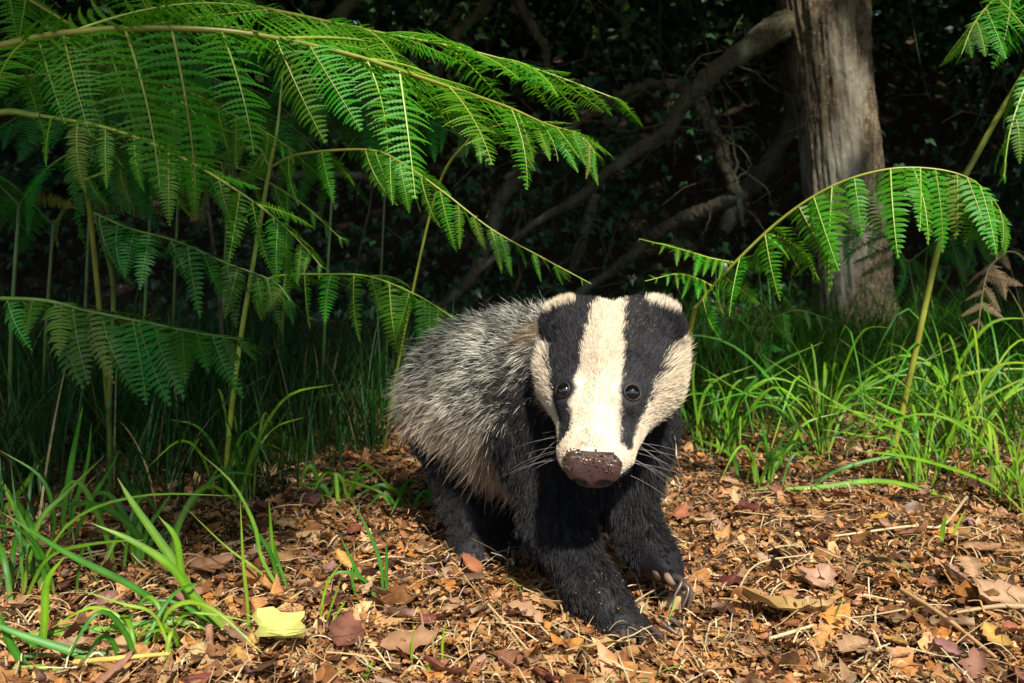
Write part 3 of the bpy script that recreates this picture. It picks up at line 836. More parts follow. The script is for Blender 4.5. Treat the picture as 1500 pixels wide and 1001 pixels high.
def tuft_px(label, blades, group=None, name='grass_tuft'):
    """blades: (pixel path root first, width px, colour, depth change root->tip)"""
    b0 = gpt(*blades[0][0][0])
    root = empty(name, b0); TB = Matrix.Translation(-Vector(b0))
    tag(root, label, 'grass', group)
    for path, wpx, col, dd in blades:
        r = gpt(*path[0])
        d = r[1]
        n = len(path)
        pts_ = [r - np.array((0, 0, 0.004))]
        for k in range(1, n):
            p = at(path[k][0], path[k][1], d + dd * k / (n - 1))
            p[2] = max(p[2], float(ground_z(p[0], p[1])) + 0.012)
            pts_.append(p)
        V, q, c = blade_along(pts_, 0.78 * wpx * d / FPX, np.array(col) * rng.uniform(0.85, 1.15))
        o = link('blade', np_mesh('blade', V, q, c), root, M_GRASS); o.matrix_parent_inverse = TB


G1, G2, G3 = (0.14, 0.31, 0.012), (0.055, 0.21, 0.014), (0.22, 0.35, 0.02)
tuft_px('broad bladed grass tuft leaning left out of the leaf litter', [
    ([(306, 918), (276, 860), (244, 808), (196, 740), (172, 700)], 17, G1, 0.02),
    ([(352, 938), (280, 868), (248, 828), (192, 792), (132, 766)], 16, G1, -0.02),
    ([(278, 926), (208, 868), (100, 812), (2, 750)], 13, G2, -0.06),
    ([(300, 920), (268, 850), (258, 790), (232, 756)], 14, G1, 0.0),
    ([(366, 938), (362, 880), (356, 820), (352, 732)], 7, G3, 0.0),
    ([(285, 920), (262, 900), (230, 905), (190, 930)], 9, G2, -0.03),
    ([(340, 930), (300, 905), (240, 880), (160, 900)], 8, G2, -0.03)])
tuft_px('thin arching grass tuft with one very long blade', [
    ([(420, 876), (384, 820), (372, 768), (340, 708), (288, 660)], 8, G1, 0.03),
    ([(404, 850), (398, 790), (394, 732)], 7, G1, 0.0),
    ([(412, 866), (396, 810), (370, 775), (360, 768)], 9, G2, -0.02),
    ([(414, 872), (380, 838), (330, 800), (270, 742)], 5, G3, 0.0),
    ([(425, 870), (405, 815), (402, 790)], 7, G2, 0.0)])
tuft_px('upright single folded grass shoot on the litter edge', [
    ([(62, 955), (66, 900), (70, 850), (96, 814)], 15, G1, 0.0),
    ([(66, 958), (30, 930), (-30, 905)], 10, G2, -0.02)])
tuft_px('broad dark grass tuft lying flat in the litter', [
    ([(336, 924), (260, 928), (170, 945), (60, 975), (-20, 985)], 14, G1, -0.05),
    ([(170, 945), (130, 925), (82, 915)], 13, G2, 0.0),
    ([(190, 985), (120, 960), (30, 930), (-40, 900)], 16, G2, -0.02),
    ([(60, 992), (25, 960), (8, 925), (0, 895)], 15, G2, -0.01),
    ([(210, 960), (150, 975), (80, 985), (0, 1005)], 12, G2, -0.03),
    ([(180, 930), (186, 915), (195, 895)], 14, (0.05, 0.14, 0.02), 0.0),
    ([(120, 985), (60, 1000), (-10, 1020)], 9, G3, -0.03)])
tuft_px('small yellow green sprouts standing on the litter', [
    ([(468, 924), (472, 885), (482, 850), (508, 816)], 5, G3, 0.0),
    ([(472, 926), (485, 890), (500, 848)], 5, G3, 0.0),
    ([(476, 922), (500, 890), (506, 880)], 5, G3, 0.0)])
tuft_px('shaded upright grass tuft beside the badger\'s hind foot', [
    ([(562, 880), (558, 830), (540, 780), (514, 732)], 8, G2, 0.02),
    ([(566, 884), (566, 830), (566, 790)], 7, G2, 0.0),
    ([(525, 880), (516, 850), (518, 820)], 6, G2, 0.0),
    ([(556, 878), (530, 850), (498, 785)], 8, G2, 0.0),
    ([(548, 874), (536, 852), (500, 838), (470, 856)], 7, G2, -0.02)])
tuft_px('bright green grass sprouts low among the nearest leaves', [
    ([(603, 985), (603, 950), (606, 912)], 5, G3, 0.0),
    ([(648, 975), (648, 945), (652, 910)], 6, G3, 0.0),
    ([(620, 1000), (628, 980), (632, 965)], 9, G1, 0.0),
    ([(530, 1000), (538, 985), (548, 968)], 12, G1, 0.0),
    ([(640, 980), (634, 940), (640, 920)], 4, (0.4, 0.32, 0.13), 0.0)])
tuft_px('long bright grass tuft arching over beside the stout fern stalk', [
    ([(1420, 735), (1300, 706), (1200, 714), (1095, 718)], 11, G1, -0.02),
    ([(1500, 745), (1440, 705), (1340, 672), (1250, 660)], 9, G1, -0.05),
    ([(1180, 718), (1225, 690), (1290, 672), (1340, 670)], 8, G2, 0.0),
    ([(1380, 690), (1400, 620), (1450, 580), (1520, 545)], 8, G3, -0.05),
    ([(1390, 690), (1340, 620), (1290, 592), (1255, 572)], 6, G1, -0.03),
    ([(1320, 640), (1370, 572), (1430, 545), (1520, 540)], 9, G3, -0.08),
    ([(1350, 640), (1400, 540), (1450, 475), (1510, 466)], 8, G1, -0.08),
    ([(1480, 720), (1420, 650), (1400, 600), (1395, 560)], 6, G2, 0.0),
    ([(1450, 716), (1500, 670), (1540, 640)], 8, G1, 0.0)])
tuft_px('grass tuft spreading from beside the badger\'s cheek', [
    ([(1020, 660), (1025, 600), (1045, 560), (1105, 535)], 7, G1, 0.0),
    ([(1024, 660), (1000, 600), (985, 570)], 7, G2, 0.0),
    ([(1030, 662), (1060, 600), (1080, 560), (1125, 550)], 6, G1, 0.0),
    ([(1040, 668), (1070, 640), (1110, 640)], 7, G2, 0.0),
    ([(1032, 668), (1022, 620), (1015, 560), (1020, 520)], 6, G1, 0.0),
    ([(1090, 690), (1060, 660), (1010, 640)], 8, G1, -0.02),
    ([(1130, 690), (1160, 650), (1180, 620), (1228, 605)], 7, G1, 0.0),
    ([(1125, 688), (1120, 640), (1105, 600)], 7, G2, 0.0)])
tuft_px('short green shoot poking out of the sunlit litter', [
    ([(1378, 800), (1380, 775), (1386, 752)], 12, G1, 0.0),
    ([(1388, 800), (1402, 770), (1415, 745)], 6, G3, 0.0)])
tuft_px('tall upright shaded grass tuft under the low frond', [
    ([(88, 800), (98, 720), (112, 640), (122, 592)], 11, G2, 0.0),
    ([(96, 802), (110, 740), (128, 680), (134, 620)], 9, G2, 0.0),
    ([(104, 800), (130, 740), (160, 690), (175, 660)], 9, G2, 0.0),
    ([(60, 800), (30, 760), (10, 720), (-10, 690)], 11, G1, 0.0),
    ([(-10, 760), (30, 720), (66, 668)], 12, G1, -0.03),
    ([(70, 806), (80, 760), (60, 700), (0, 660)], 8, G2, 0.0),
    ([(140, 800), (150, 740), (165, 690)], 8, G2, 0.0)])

def loose_tuft(label, px, py, n, Lr, wpx, cols, spread=1.0):
    b0 = gpt(px, py)
    root = empty('grass_tuft', b0); TB = Matrix.Translation(-Vector(b0))
    tag(root, label, 'grass')
    for k in range(n):
        h_ = rng.uniform(0, 6.283); L_ = rng.uniform(*Lr); r0 = b0 + np.array((rng.normal() * 0.018, rng.normal() * 0.018, 0))
        r0[2] = float(ground_z(r0[0], r0[1])) - 0.003
        lean = rng.uniform(0.15, 0.6) * spread
        d = np.array((math.cos(h_), math.sin(h_), 0)); up = np.array((0, 0, 1.0))
        P_ = [r0, r0 + (d * lean * 0.3 + up * 0.38) * L_, r0 + (d * lean * 0.8 + up * (0.70 - 0.2 * spread * rng.random())) * L_, r0 + (d * lean * 1.5 + up * (0.85 - 0.75 * spread * rng.random())) * L_]
        for q in P_[1:]: q[2] = max(q[2], float(ground_z(q[0], q[1])) + 0.012)
        V, q, c = blade_along(P_, rng.uniform(*wpx) * b0[1] / FPX, np.array(cols[rng.integers(len(cols))]) * rng.uniform(0.8, 1.2))
        o = link('blade', np_mesh('blade', V, q, c), root, M_GRASS); o.matrix_parent_inverse = TB


loose_tuft('sprawling grass tuft at the dark edge of the left undergrowth', 40, 880, 14, (0.10, 0.22), (4, 10), (G1, G2, G2), 1.3)
loose_tuft('untidy grass tuft at the foot of the broad blades', 215, 968, 12, (0.06, 0.13), (4, 9), (G1, G2, G3), 1.5)
loose_tuft('short grass tuft between fern stalk and litter edge', 215, 830, 12, (0.09, 0.2), (6, 11), (G2, G2, G1), 1.0)
loose_tuft('fine grass tuft growing behind the hind legs', 500, 735, 12, (0.06, 0.13), (4, 8), (G2, G1), 1.2)
loose_tuft('low grass tuft on the litter beside the badger\'s rump', 588, 748, 9, (0.05, 0.10), (5, 9), (G1, G2), 1.5)
loose_tuft('leafy grass tuft where the sunny litter meets the grass', 1120, 715, 14, (0.07, 0.18), (3, 7), (G1, G2), 1.4)
loose_tuft('grass tuft beside the foot of the stout fern stalk', 1345, 712, 20, (0.12, 0.28), (3, 7), (G1, G2, G1), 1.3)
loose_tuft('tall grass tuft at the sunny corner of the litter', 1480, 745, 20, (0.14, 0.30), (3, 7), (G1, G3, G1), 1.3)

loose_tuft('long fine grass tuft arching in the sun before the oak', 1200, 668, 22, (0.20, 0.40), (3, 6), (G1, G1, G2), 1.3)
loose_tuft('long fine grass tuft behind the stout fern stalk', 1410, 662, 22, (0.24, 0.44), (3, 6), (G1, G3, G2), 1.3)
loose_tuft('fine grass tuft close behind the badger\'s shoulder', 1060, 668, 18, (0.14, 0.30), (3, 6), (G1, G2), 1.2)
loose_tuft('dark fine grass tuft by the forked fern stalk', 350, 742, 18, (0.12, 0.30), (3, 6), (G2, G2, G1), 0.9)

# ------------------------------------------------------------------ leaf litter
PAL = np.array([(0.36, 0.165, 0.055), (0.48, 0.26, 0.10), (0.22, 0.09, 0.03), (0.56, 0.35, 0.16), (0.10, 0.045, 0.02), (0.50, 0.25, 0.12), (0.50, 0.20, 0.045), (0.30, 0.17, 0.075)])
PALP = np.array([0.22, 0.15, 0.20, 0.09, 0.19, 0.08, 0.04, 0.06])


def litter(n, ylo, yhi, slo, shi, zhi):
    y = ylo + (yhi - ylo) * rng.random(n) ** 1.25
    x = (rng.random(n) * 2 - 1) * (0.68 * y + 0.08)
    a = np.linspace(0, 2 * math.pi, 9, endpoint=False)
    rr = rng.uniform(0.35, 1.15, (n, 9))
    asp = rng.uniform(0.35, 1.0, n)
    sz = slo * (shi / slo) ** (rng.random(n) ** 1.4)
    X_ = np.cos(a)[None] * rr * sz[:, None]; Y_ = np.sin(a)[None] * rr * (sz * asp)[:, None]
    cu = rng.normal(size=n) * 0.55; cv_ = rng.normal(size=n) * 0.35
    Z_ = (cu / sz)[:, None] * Y_ ** 2 / np.maximum(asp, 0.4)[:, None] + (cv_ / sz)[:, None] * X_ ** 2 + rng.normal(size=(n, 9)) * (sz * 0.10)[:, None]
    Lv = np.concatenate([np.zeros((n, 1, 3)), np.stack([X_, Y_, Z_], -1)], 1)
    tilt = np.abs(rng.normal(size=n)) * 0.30; ta_ = rng.uniform(0, 6.28, n)
    Nn = np.stack([np.sin(tilt) * np.cos(ta_), np.sin(tilt) * np.sin(ta_), np.cos(tilt)], -1)
    u = nrm(np.cross(Nn, rng.normal(size=(n, 3)))); w = np.cross(Nn, u)
    c = np.stack([x, y, ground_z(x, y) + rng.random(n) ** 1.5 * zhi * sstep(0.03, 0.06, np.hypot(x - 0.135, y - 0.825)) + 0.001], -1)
    V = c[:, None] + Lv[..., 0:1] * u[:, None] + Lv[..., 1:2] * w[:, None] + Lv[..., 2:3] * Nn[:, None]
    f = np.array([(0, k + 1, (k + 1) % 9 + 1) for k in range(9)])
    F = (f[None] + (np.arange(n) * 10)[:, None, None]).reshape(-1, 3)
    cc = PAL[rng.choice(len(PAL), n, p=PALP / PALP.sum())] * rng.uniform(0.6, 1.3, (n, 1))
    return V.reshape(-1, 3), F, np.repeat(cc, 10, 0) * rng.uniform(0.75, 1.25, (n * 10, 1))


mb = MB()
for args in ((42000, 0.66, 2.1, 0.0025, 0.010, 0.012), (8000, 0.66, 2.3, 0.009, 0.026, 0.012), (14000, 0.66, 1.5, 0.0015, 0.004, 0.018), (4000, 1.6, 3.6, 0.012, 0.03, 0.015)):
    V, F, C = litter(*args); mb.add(V, None, F, C)
tag(link('leaf_litter', mb.mesh('leaf_litter'), mat=M_LITTER), 'brown crumbled leaf litter covering the woodland floor', 'leaf litter', kind='stuff')


def strips(n, ylo, yhi, Lr, wr, zhi):
    y = ylo + (yhi - ylo) * rng.random(n) ** 1.25
    x = (rng.random(n) * 2 - 1) * (0.68 * y + 0.08)
    L_ = rng.uniform(*Lr, n); w = rng.uniform(*wr, n)
    h_ = rng.uniform(0, 6.283, n); kx = rng.normal(size=n) * 0.28; kz = rng.normal(size=n) * 0.12
    t = np.linspace(-0.5, 0.5, 6)
    ang = h_[:, None] + kx[:, None] * t[None]
    dx = np.cumsum(np.cos(ang), 1) * (L_ / 6)[:, None]; dy = np.cumsum(np.sin(ang), 1) * (L_ / 6)[:, None]
    dx -= dx.mean(1, keepdims=True); dy -= dy.mean(1, keepdims=True)
    X_, Y_ = x[:, None] + dx, y[:, None] + dy
    Z_ = ground_z(X_, Y_) + (rng.random(n) * zhi + 0.006)[:, None] + (kz * L_)[:, None] * (t * 2)[None] + np.abs(rng.normal(size=n) * 0.02)[:, None] * (0.25 - t ** 2)[None]
    S = np.stack([-np.sin(ang), np.cos(ang), rng.normal(size=(n, 1)) * 0.5 + 0 * ang], -1)
    S = nrm(S) * (w * 0.5)[:, None, None]
    C = np.stack([X_, Y_, Z_], -1)
    V = np.stack([C - S, C + S], 2).reshape(-1, 3)
    q = np.array([(2 * k, 2 * k + 1, 2 * k + 3, 2 * k + 2) for k in range(5)])
    Q = (q[None] + (np.arange(n) * 12)[:, None, None]).reshape(-1, 4)
    base = np.array([(0.56, 0.42, 0.22), (0.46, 0.30, 0.14), (0.62, 0.52, 0.33), (0.28, 0.17, 0.08), (0.16, 0.24, 0.04)])
    cc = base[rng.choice(5, n, p=[0.25, 0.33, 0.09, 0.28, 0.05])] * rng.uniform(0.7, 1.2, (n, 1))
    return V, Q, np.repeat(cc, 12, 0)


mb = MB()
for args in ((5500, 0.66, 2.0, (0.010, 0.045), (0.0006, 0.0018), 0.014), (450, 0.66, 2.0, (0.05, 0.13), (0.001, 0.0024), 0.014)):
    V, Q, C = strips(*args); mb.add(V, Q, None, C)
tag(link('dry_grass_litter', mb.mesh('dry_grass_litter'), mat=M_STRAW), 'scattered broken bits of dry grass and straw on the litter', 'straw', kind='stuff')


# whole dead leaves that can be picked up one by one
def dead_leaf_mesh(name, seed, lobes, wid, curl, bendl, col, edge):
    r = np.random.default_rng(seed)
    n = 11
    t = np.linspace(0, 1, n)
    env = np.sin(math.pi * np.clip(t, 0, 1) ** 0.85) ** 0.75 * wid
    lob = 1 + 0.30 * np.sin(t * lobes * 2 * math.pi + r.uniform(0, 6)) if lobes else np.ones(n)
    V, C = [], []
    for k in range(n):
        for s in (-1, -0.5, 0, 0.5, 1):
            w = env[k] * (lob[k] if abs(s) == 1 else 1) * r.uniform(0.85, 1.15)
            x, y = t[k] - 0.5, s * w * 0.5
            z = curl * (abs(s) ** 1.6) * wid * 0.6 + bendl * (x * 2) ** 2 * 0.25 + r.normal() * 0.018
            V.append((x, y, z))
            C.append(np.array(col) * (1.25 if s == 0 else 1.0) * r.uniform(0.8, 1.2) if abs(s) < 1 else np.array(edge) * r.uniform(0.8, 1.2))
    Q = [(k * 5 + a, (k + 1) * 5 + a, (k + 1) * 5 + a + 1, k * 5 + a + 1) for k in range(n - 1) for a in range(4)]
    mb = MB(); mb.add(V, Q, C=np.array(C))
    Vt, Qt = tube(np.array([(-0.49, 0, 0.0), (-0.6, 0.01, 0.01), (-0.72, 0.02, -0.005)]), 0.012, 4)
    mb.add(Vt, Qt, C=np.array(col) * 0.8)
    me = mb.mesh(name)
    me.materials.append(M_DEAD)
    return me


KINDS = [
    ('lobed pale tan oak leaf lying on the litter', 3.0, 0.55, (0.46, 0.28, 0.145), (0.38, 0.21, 0.10)),
    ('curled reddish brown dead leaf on the litter', 0, 0.5, (0.30, 0.125, 0.06), (0.22, 0.085, 0.04)),
    ('dull pinkish brown lobed leaf on the litter', 2.5, 0.6, (0.40, 0.235, 0.165), (0.33, 0.18, 0.12)),
    ('crumpled dark brown leaf pressed into the litter', 2.0, 0.6, (0.15, 0.08, 0.042), (0.10, 0.055, 0.03)),
    ('glossy orange brown leaf lying on the litter', 0, 0.6, (0.44, 0.20, 0.065), (0.36, 0.15, 0.05)),
]
DL = {}
for k, (lab, lo_, wd, c1, c2) in enumerate(KINDS):
    for v in range(4):
        DL[k, v] = dead_leaf_mesh('dead_leaf', 300 + 10 * k + v, lo_, wd * rng.uniform(0.85, 1.2), rng.uniform(-0.3, 0.6), rng.uniform(-0.5, 0.6), c1, c2)


def put_leaf(me, x, y, size, label, group=None, tilt=0.25, yaw=None, dz=0.012):
    o = bpy.data.objects.new('dead_leaf', me); COL.objects.link(o)
    o.location = (x, y, float(ground_z(x, y)) + dz)
    o.rotation_euler = (rng.normal() * tilt, rng.normal() * tilt, rng.uniform(0, 6.28) if yaw is None else yaw)
    o.scale = (size, size * rng.uniform(0.85, 1.15), size * rng.uniform(0.6, 1.2))
    return tag(o, label, 'leaf', group)


for k in range(285):
    y = 0.70 + 1.05 * rng.random() ** 1.15
    x = (rng.random() * 2 - 1) * (0.62 * y)
    if math.hypot(x - 0.135, y - 0.825) < 0.06: continue
    kd = rng.choice(5, p=[0.27, 0.22, 0.21, 0.18, 0.12])
    put_leaf(DL[kd, rng.integers(4)], x, y, rng.uniform(0.018, 0.044), KINDS[kd][0], KINDS[kd][0].replace(' leaf', ' leaves'), 0.3, None, rng.uniform(0.012, 0.02))
SPEC = [
    ((1150, 918), 0.105, 'large flat brown leaf lying crosswise in the sunlit litter', (0.34, 0.17, 0.075), (0.27, 0.12, 0.05), 0.0, 0.42, 0.15),
    ((1398, 868), 0.055, 'pinkish leaf standing half upright in the sunlit litter', (0.42, 0.25, 0.18), (0.34, 0.18, 0.12), 3.0, 0.6, 1.2),
    ((1200, 872), 0.06, 'pale torn tan leaf beside the large brown leaf', (0.50, 0.31, 0.19), (0.42, 0.24, 0.14), 2.5, 0.6, 0.9),
    ((1070, 870), 0.042, 'dark red folded leaf near the raised forepaw', (0.22, 0.07, 0.045), (0.16, 0.05, 0.03), 0.0, 0.6, 1.0),
    ((890, 972), 0.058, 'pale yellow tan leaf beside the planted forepaw', (0.62, 0.40, 0.18), (0.56, 0.36, 0.16), 2.0, 0.5, 0.3),
    ((508, 950), 0.065, 'dark reddish leaf standing upright in the litter', (0.20, 0.075, 0.05), (0.14, 0.05, 0.035), 0.0, 0.55, 1.5),
    ((600, 965), 0.06, 'warm tan crumpled leaf in front of the badger', (0.44, 0.25, 0.12), (0.36, 0.19, 0.08), 2.5, 0.65, 0.5),
    ((1470, 900), 0.06, 'broad pale brown lobed leaf on the sunny bank', (0.46, 0.27, 0.16), (0.4, 0.22, 0.12), 3.0, 0.7, 0.2),
    ((1440, 820), 0.07, 'shiny light brown leaf curling up in the sun', (0.48, 0.29, 0.13), (0.42, 0.24, 0.1), 0.0, 0.5, 0.4),
    ((50, 815), 0.05, 'large brown curled leaf beside the left grass', (0.36, 0.20, 0.11), (0.3, 0.16, 0.08), 0.0, 0.6, 0.8),
    ((310, 850), 0.055, 'brown cupped leaf behind the broad grass tuft', (0.33, 0.17, 0.09), (0.26, 0.13, 0.06), 2.0, 0.7, 0.7),
]
for k, (pp, sz, lab, c1, c2, lo_, wd, yaw) in enumerate(SPEC):
    p = gpt(*pp)
    put_leaf(dead_leaf_mesh('dead_leaf', 500 + k, lo_, wd, rng.uniform(-0.1, 0.4), rng.uniform(-0.2, 0.5), c1, c2), p[0], p[1], sz, lab, None, 0.22, yaw, 0.018)
p = gpt(410, 958)
put_leaf(dead_leaf_mesh('dead_leaf', 540, 2.0, 0.75, 0.25, 0.3, (0.50, 0.46, 0.13), (0.46, 0.34, 0.12)), p[0], p[1], 0.062, 'fallen yellow green leaf, still fresh, near the broad grass tuft', None, 0.2, -0.5, 0.022)
p = gpt(1290, 778)
put_leaf(dead_leaf_mesh('dead_leaf', 541, 0, 0.6, 0.3, 0.3, (0.62, 0.36, 0.04), (0.5, 0.26, 0.04)), p[0], p[1], 0.03, 'small bright golden leaf in the sunlit litter', None, 0.2, 0.4, 0.02)


def stick(name, label, cat, pts_, r, mat, group=None, seg=7, col=None):
    V, Q = tube(smooth_path(pts_, 18), np.linspace(r[0], r[1], 18), seg, 0.06, 5)
    c = V.mean(0)
    o = link(name, np_mesh(name, V - c, Q, None if col is None else np.tile(col, (len(V), 1))), mat=mat); o.location = c
    return tag(o, label, cat, group)


def lift(px, py, h):
    p = gpt(px, py); p[2] += h; return p


TW = (0.60, 0.46, 0.25)
stick('dry_stalk', 'upright pinkish brown broken stalk in the foreground litter', 'stalk', [gpt(312, 1012), at(309, 960, 0.80), at(306, 917, 0.80)], (0.0042, 0.0036), M_STRAW, col=(0.46, 0.26, 0.16))
stick('dry_stalk', 'long yellow straw lying at the front of the grass', 'stalk', [lift(110, 1002, .02), lift(180, 996, .02), lift(250, 986, .018)], (0.0026, 0.002), M_STRAW, col=(0.58, 0.42, 0.10))
stick('dry_stalk', 'flat brown dry stalk slanting behind the broad grass tuft', 'stalk', [lift(100, 940, .015), lift(170, 905, .02), lift(248, 848, .025)], (0.003, 0.002), M_STRAW, col=(0.45, 0.26, 0.10))
stick('dry_stalk', 'pale straw bent up in the sunlit litter', 'stalk', [lift(1210, 800, .012), lift(1330, 792, .02), at(1380, 770, 1.18), at(1417, 727, 1.17)], (0.0016, 0.0022), M_STRAW, col=TW)
stick('dry_stalk', 'long tan dry blade slanting down the sunny litter', 'stalk', [lift(1320, 890, .02), lift(1380, 930, .02), lift(1460, 990, .016)], (0.003, 0.002), M_STRAW, col=(0.55, 0.34, 0.15))
stick('dry_stalk', 'thin grey twig pointing at the raised forepaw', 'stalk', [lift(962, 884, .008), lift(1010, 860, .014)], (0.0015, 0.001), M_STRAW, col=(0.5, 0.42, 0.3))
stick('dry_stalk', 'thin curved straw between the forepaw and large brown leaf', 'stalk', [lift(1075, 890, .012), lift(1110, 850, .02), lift(1190, 825, .012)], (0.0012, 0.001), M_STRAW, col=TW)
stick('dry_stalk', 'pale broken straw lying in front of the large brown leaf', 'stalk', [lift(1125, 958, .015), lift(1190, 945, .02)], (0.002, 0.0018), M_STRAW, col=TW)
stick('dry_stalk', 'straight twig at the sunny edge of the litter', 'stalk', [lift(1400, 918, .015), lift(1470, 915, .02), lift(1540, 918, .018)], (0.0018, 0.0034), M_STRAW, col=(0.4, 0.27, 0.14))
stick('dry_stalk', 'thin vertical golden straw in the sunny litter', 'stalk', [gpt(1466, 1000), at(1455, 940, 0.86), at(1436, 880, 0.87)], (0.001, 0.001), M_STRAW, col=(0.6, 0.38, 0.1))
stick('dry_stalk', 'curly dry grass stem hanging by the badger\'s cheek', 'stalk', [at(975, 655, 0.97), at(984, 632, .98), at(990, 650, .985), at(993, 680, .99), gpt(1006, 712)], (0.0007, 0.0009), M_STRAW, col=TW)
for k in range(70):
    y = 0.72 + 1.0 * rng.random() ** 1.1; x = (rng.random() * 2 - 1) * 0.62 * y
    h_ = rng.uniform(0, 6.28); L_ = rng.uniform(0.03, 0.09)
    a = np.array((x, y, float(ground_z(x, y)) + 0.016)); d = np.array((math.cos(h_), math.sin(h_), rng.normal() * 0.12))
    stick('dry_straw', 'short pale straw scattered on the leaf litter', 'straw', [a - d * L_ * .5, a + rng.normal(size=3) * 0.003, a + d * L_ * .5], (0.0011, 0.0008), M_STRAW, 'straws scattered on the litter', 5, np.array(TW) * rng.uniform(0.7, 1.1))

# ------------------------------------------------------------------ the badger
def rcone(P, a, b, ra, rb):
    a = np.asarray(a, np.float32); b = np.asarray(b, np.float32)
    ba = b - a
    t = np.clip(((P - a) @ ba) / float(ba @ ba), 0, 1)
    return np.linalg.norm(P - a - t[..., None] * ba, axis=-1) - (ra + (rb - ra) * t)


def ellip(P, c, r, A=None):
    q = P - np.asarray(c, np.float32)
    if A is not None:
        q = q @ np.asarray(A, np.float32).T
    r = np.asarray(r, np.float32)
    k0 = np.linalg.norm(q / r, axis=-1)
    k1 = np.linalg.norm(q / (r * r), axis=-1)
    return k0 * (k0 - 1.0) / np.maximum(k1, 1e-6)


def smin(a, b, k):
    h = np.clip(0.5 + 0.5 * (b - a) / k, 0, 1)
    return b + (a - b) * h - k * h * (1 - h)


def smax(a, b, k):
    return -smin(-a, -b, k)


def surface_nets(f, lo, hi, h):
    lo = np.asarray(lo, float); hi = np.asarray(hi, float)
    n = np.ceil((hi - lo) / h).astype(int) + 1
    ax = [lo[i] + h * np.arange(n[i]) for i in range(3)]
    Vv = np.empty(n, np.float32)
    for s in range(0, n[0], 16):
        G = np.stack(np.meshgrid(ax[0][s:s + 16], ax[1], ax[2], indexing='ij'), -1).astype(np.float32)
        Vv[s:s + 16] = f(G)
    ins = Vv < 0
    m = n - 1
    acc = np.zeros((*m, 3), np.float32); cnt = np.zeros(m, np.float32)
    for axn in range(3):
        o1, o2 = [k for k in range(3) if k != axn]
        for d1 in (0, 1):
            for d2 in (0, 1):
                sa = [slice(0, m[0]), slice(0, m[1]), slice(0, m[2])]
                sa[o1] = slice(d1, d1 + m[o1]); sa[o2] = slice(d2, d2 + m[o2])
                sb = list(sa); sb[axn] = slice(1, 1 + m[axn])
                a, b = Vv[tuple(sa)], Vv[tuple(sb)]
                x = (a < 0) != (b < 0)
                t = np.where(x, a / np.where(x, a - b, 1), 0)
                acc[..., axn] += np.where(x, t, 0)
                acc[..., o1] += np.where(x, d1, 0); acc[..., o2] += np.where(x, d2, 0)
                cnt += x
    act = cnt > 0
    idx = np.full(m, -1); idx[act] = np.arange(act.sum())
    cells = np.argwhere(act)
    P = (cells + acc[act] / cnt[act][:, None]) * h + lo
    faces = []
    for axn in range(3):
        o1, o2 = (axn + 1) % 3, (axn + 2) % 3
        sl = [slice(0, m[0]), slice(0, m[1]), slice(0, m[2])]
        sl[o1] = slice(1, m[o1]); sl[o2] = slice(1, m[o2])
        sb = list(sl); sb[axn] = slice(1, 1 + m[axn])
        a, b = ins[tuple(sl)], ins[tuple(sb)]
        x = np.argwhere(a != b)
        off = np.zeros(3, int); off[o1] = 1; off[o2] = 1
        base = x + off
        e1 = np.zeros(3, int); e1[o1] = 1
        e2 = np.zeros(3, int); e2[o2] = 1
        c = [base - e1 - e2, base - e2, base, base - e1]
        q = np.stack([idx[k[:, 0], k[:, 1], k[:, 2]] for k in c], -1)
        flip = ~a[x[:, 0], x[:, 1], x[:, 2]]
        q[flip] = q[flip][:, ::-1]
        faces.append(q)
    return P, np.concatenate(faces)


def vert_normals(V, Q):
    fn = np.cross(V[Q[:, 2]] - V[Q[:, 0]], V[Q[:, 3]] - V[Q[:, 1]])
    Nn = np.zeros_like(V)
    for k in range(4):
        np.add.at(Nn, Q[:, k], fn)
    return nrm(Nn)


# head frame: x to the badger's left, f along the snout, u out of the forehead
HC = at(893, 522, 0.91)
NT = at(864, 694, 0.80)
HF = nrm(NT - HC)
HX = nrm(np.cross(np.array((0, 0, 1.0)), np.array((HF[0], HF[1], 0))))
HU = np.cross(HF, HX)
if HU[2] < 0: HU = -HU
HM = np.stack([HX, HF, HU])            # world -> head rows
if HX[0] < 0: HX = -HX; HM[0] = HX


def xs(f): return np.interp(f, [0.085, 0.128], [0.89, 1.0])      # the skull is narrower than the muzzle suggests


def hw(x, f, u): return HC + HX * x * xs(f) + HF * f + HU * u


C0 = at(852, 598, 1.03)     # chest
C1 = at(710, 582, 1.26)     # rump
CM = 0.5 * (C0 + C1) + np.array((0, 0, 0.008))
BAX = nrm(C1 - C0)
LEGS = {
    'A': dict(P=[at(800, 650, 1.0), at(815, 765, 0.95), at(872, 870, 0.885), at(908, 916, 0.865)], R=[0.056, 0.034, 0.0245, 0.020], paw=at(926, 932, 0.85), dir=(0.55, -0.80, -0.08), up=(0, 0, 1), s=1.0),
    'B': dict(P=[at(925, 640, 1.01), at(918, 735, 0.985), at(944, 795, 0.95), at(962, 818, 0.93)], R=[0.050, 0.029, 0.0215, 0.019], paw=at(975, 830, 0.915), dir=(0.62, -0.42, -0.62), up=(0.75, 0.1, 0.65), s=0.95),
    'C': dict(P=[at(682, 640, 1.22), at(688, 735, 1.16), at(692, 798, 1.12), at(693, 818, 1.10)], R=[0.066, 0.038, 0.026, 0.023], paw=at(690, 829, 1.085), dir=(0.15, -0.98, -0.08), up=(0, 0, 1), s=0.95),
    'D': dict(P=[at(775, 660, 1.27), at(765, 745, 1.24), at(750, 800, 1.16), at(757, 815, 1.13)], R=[0.065, 0.036, 0.025, 0.022], paw=at(764, 822, 1.11), dir=(0.62, -0.78, -0.06), up=(0, 0, 1), s=0.95),
}
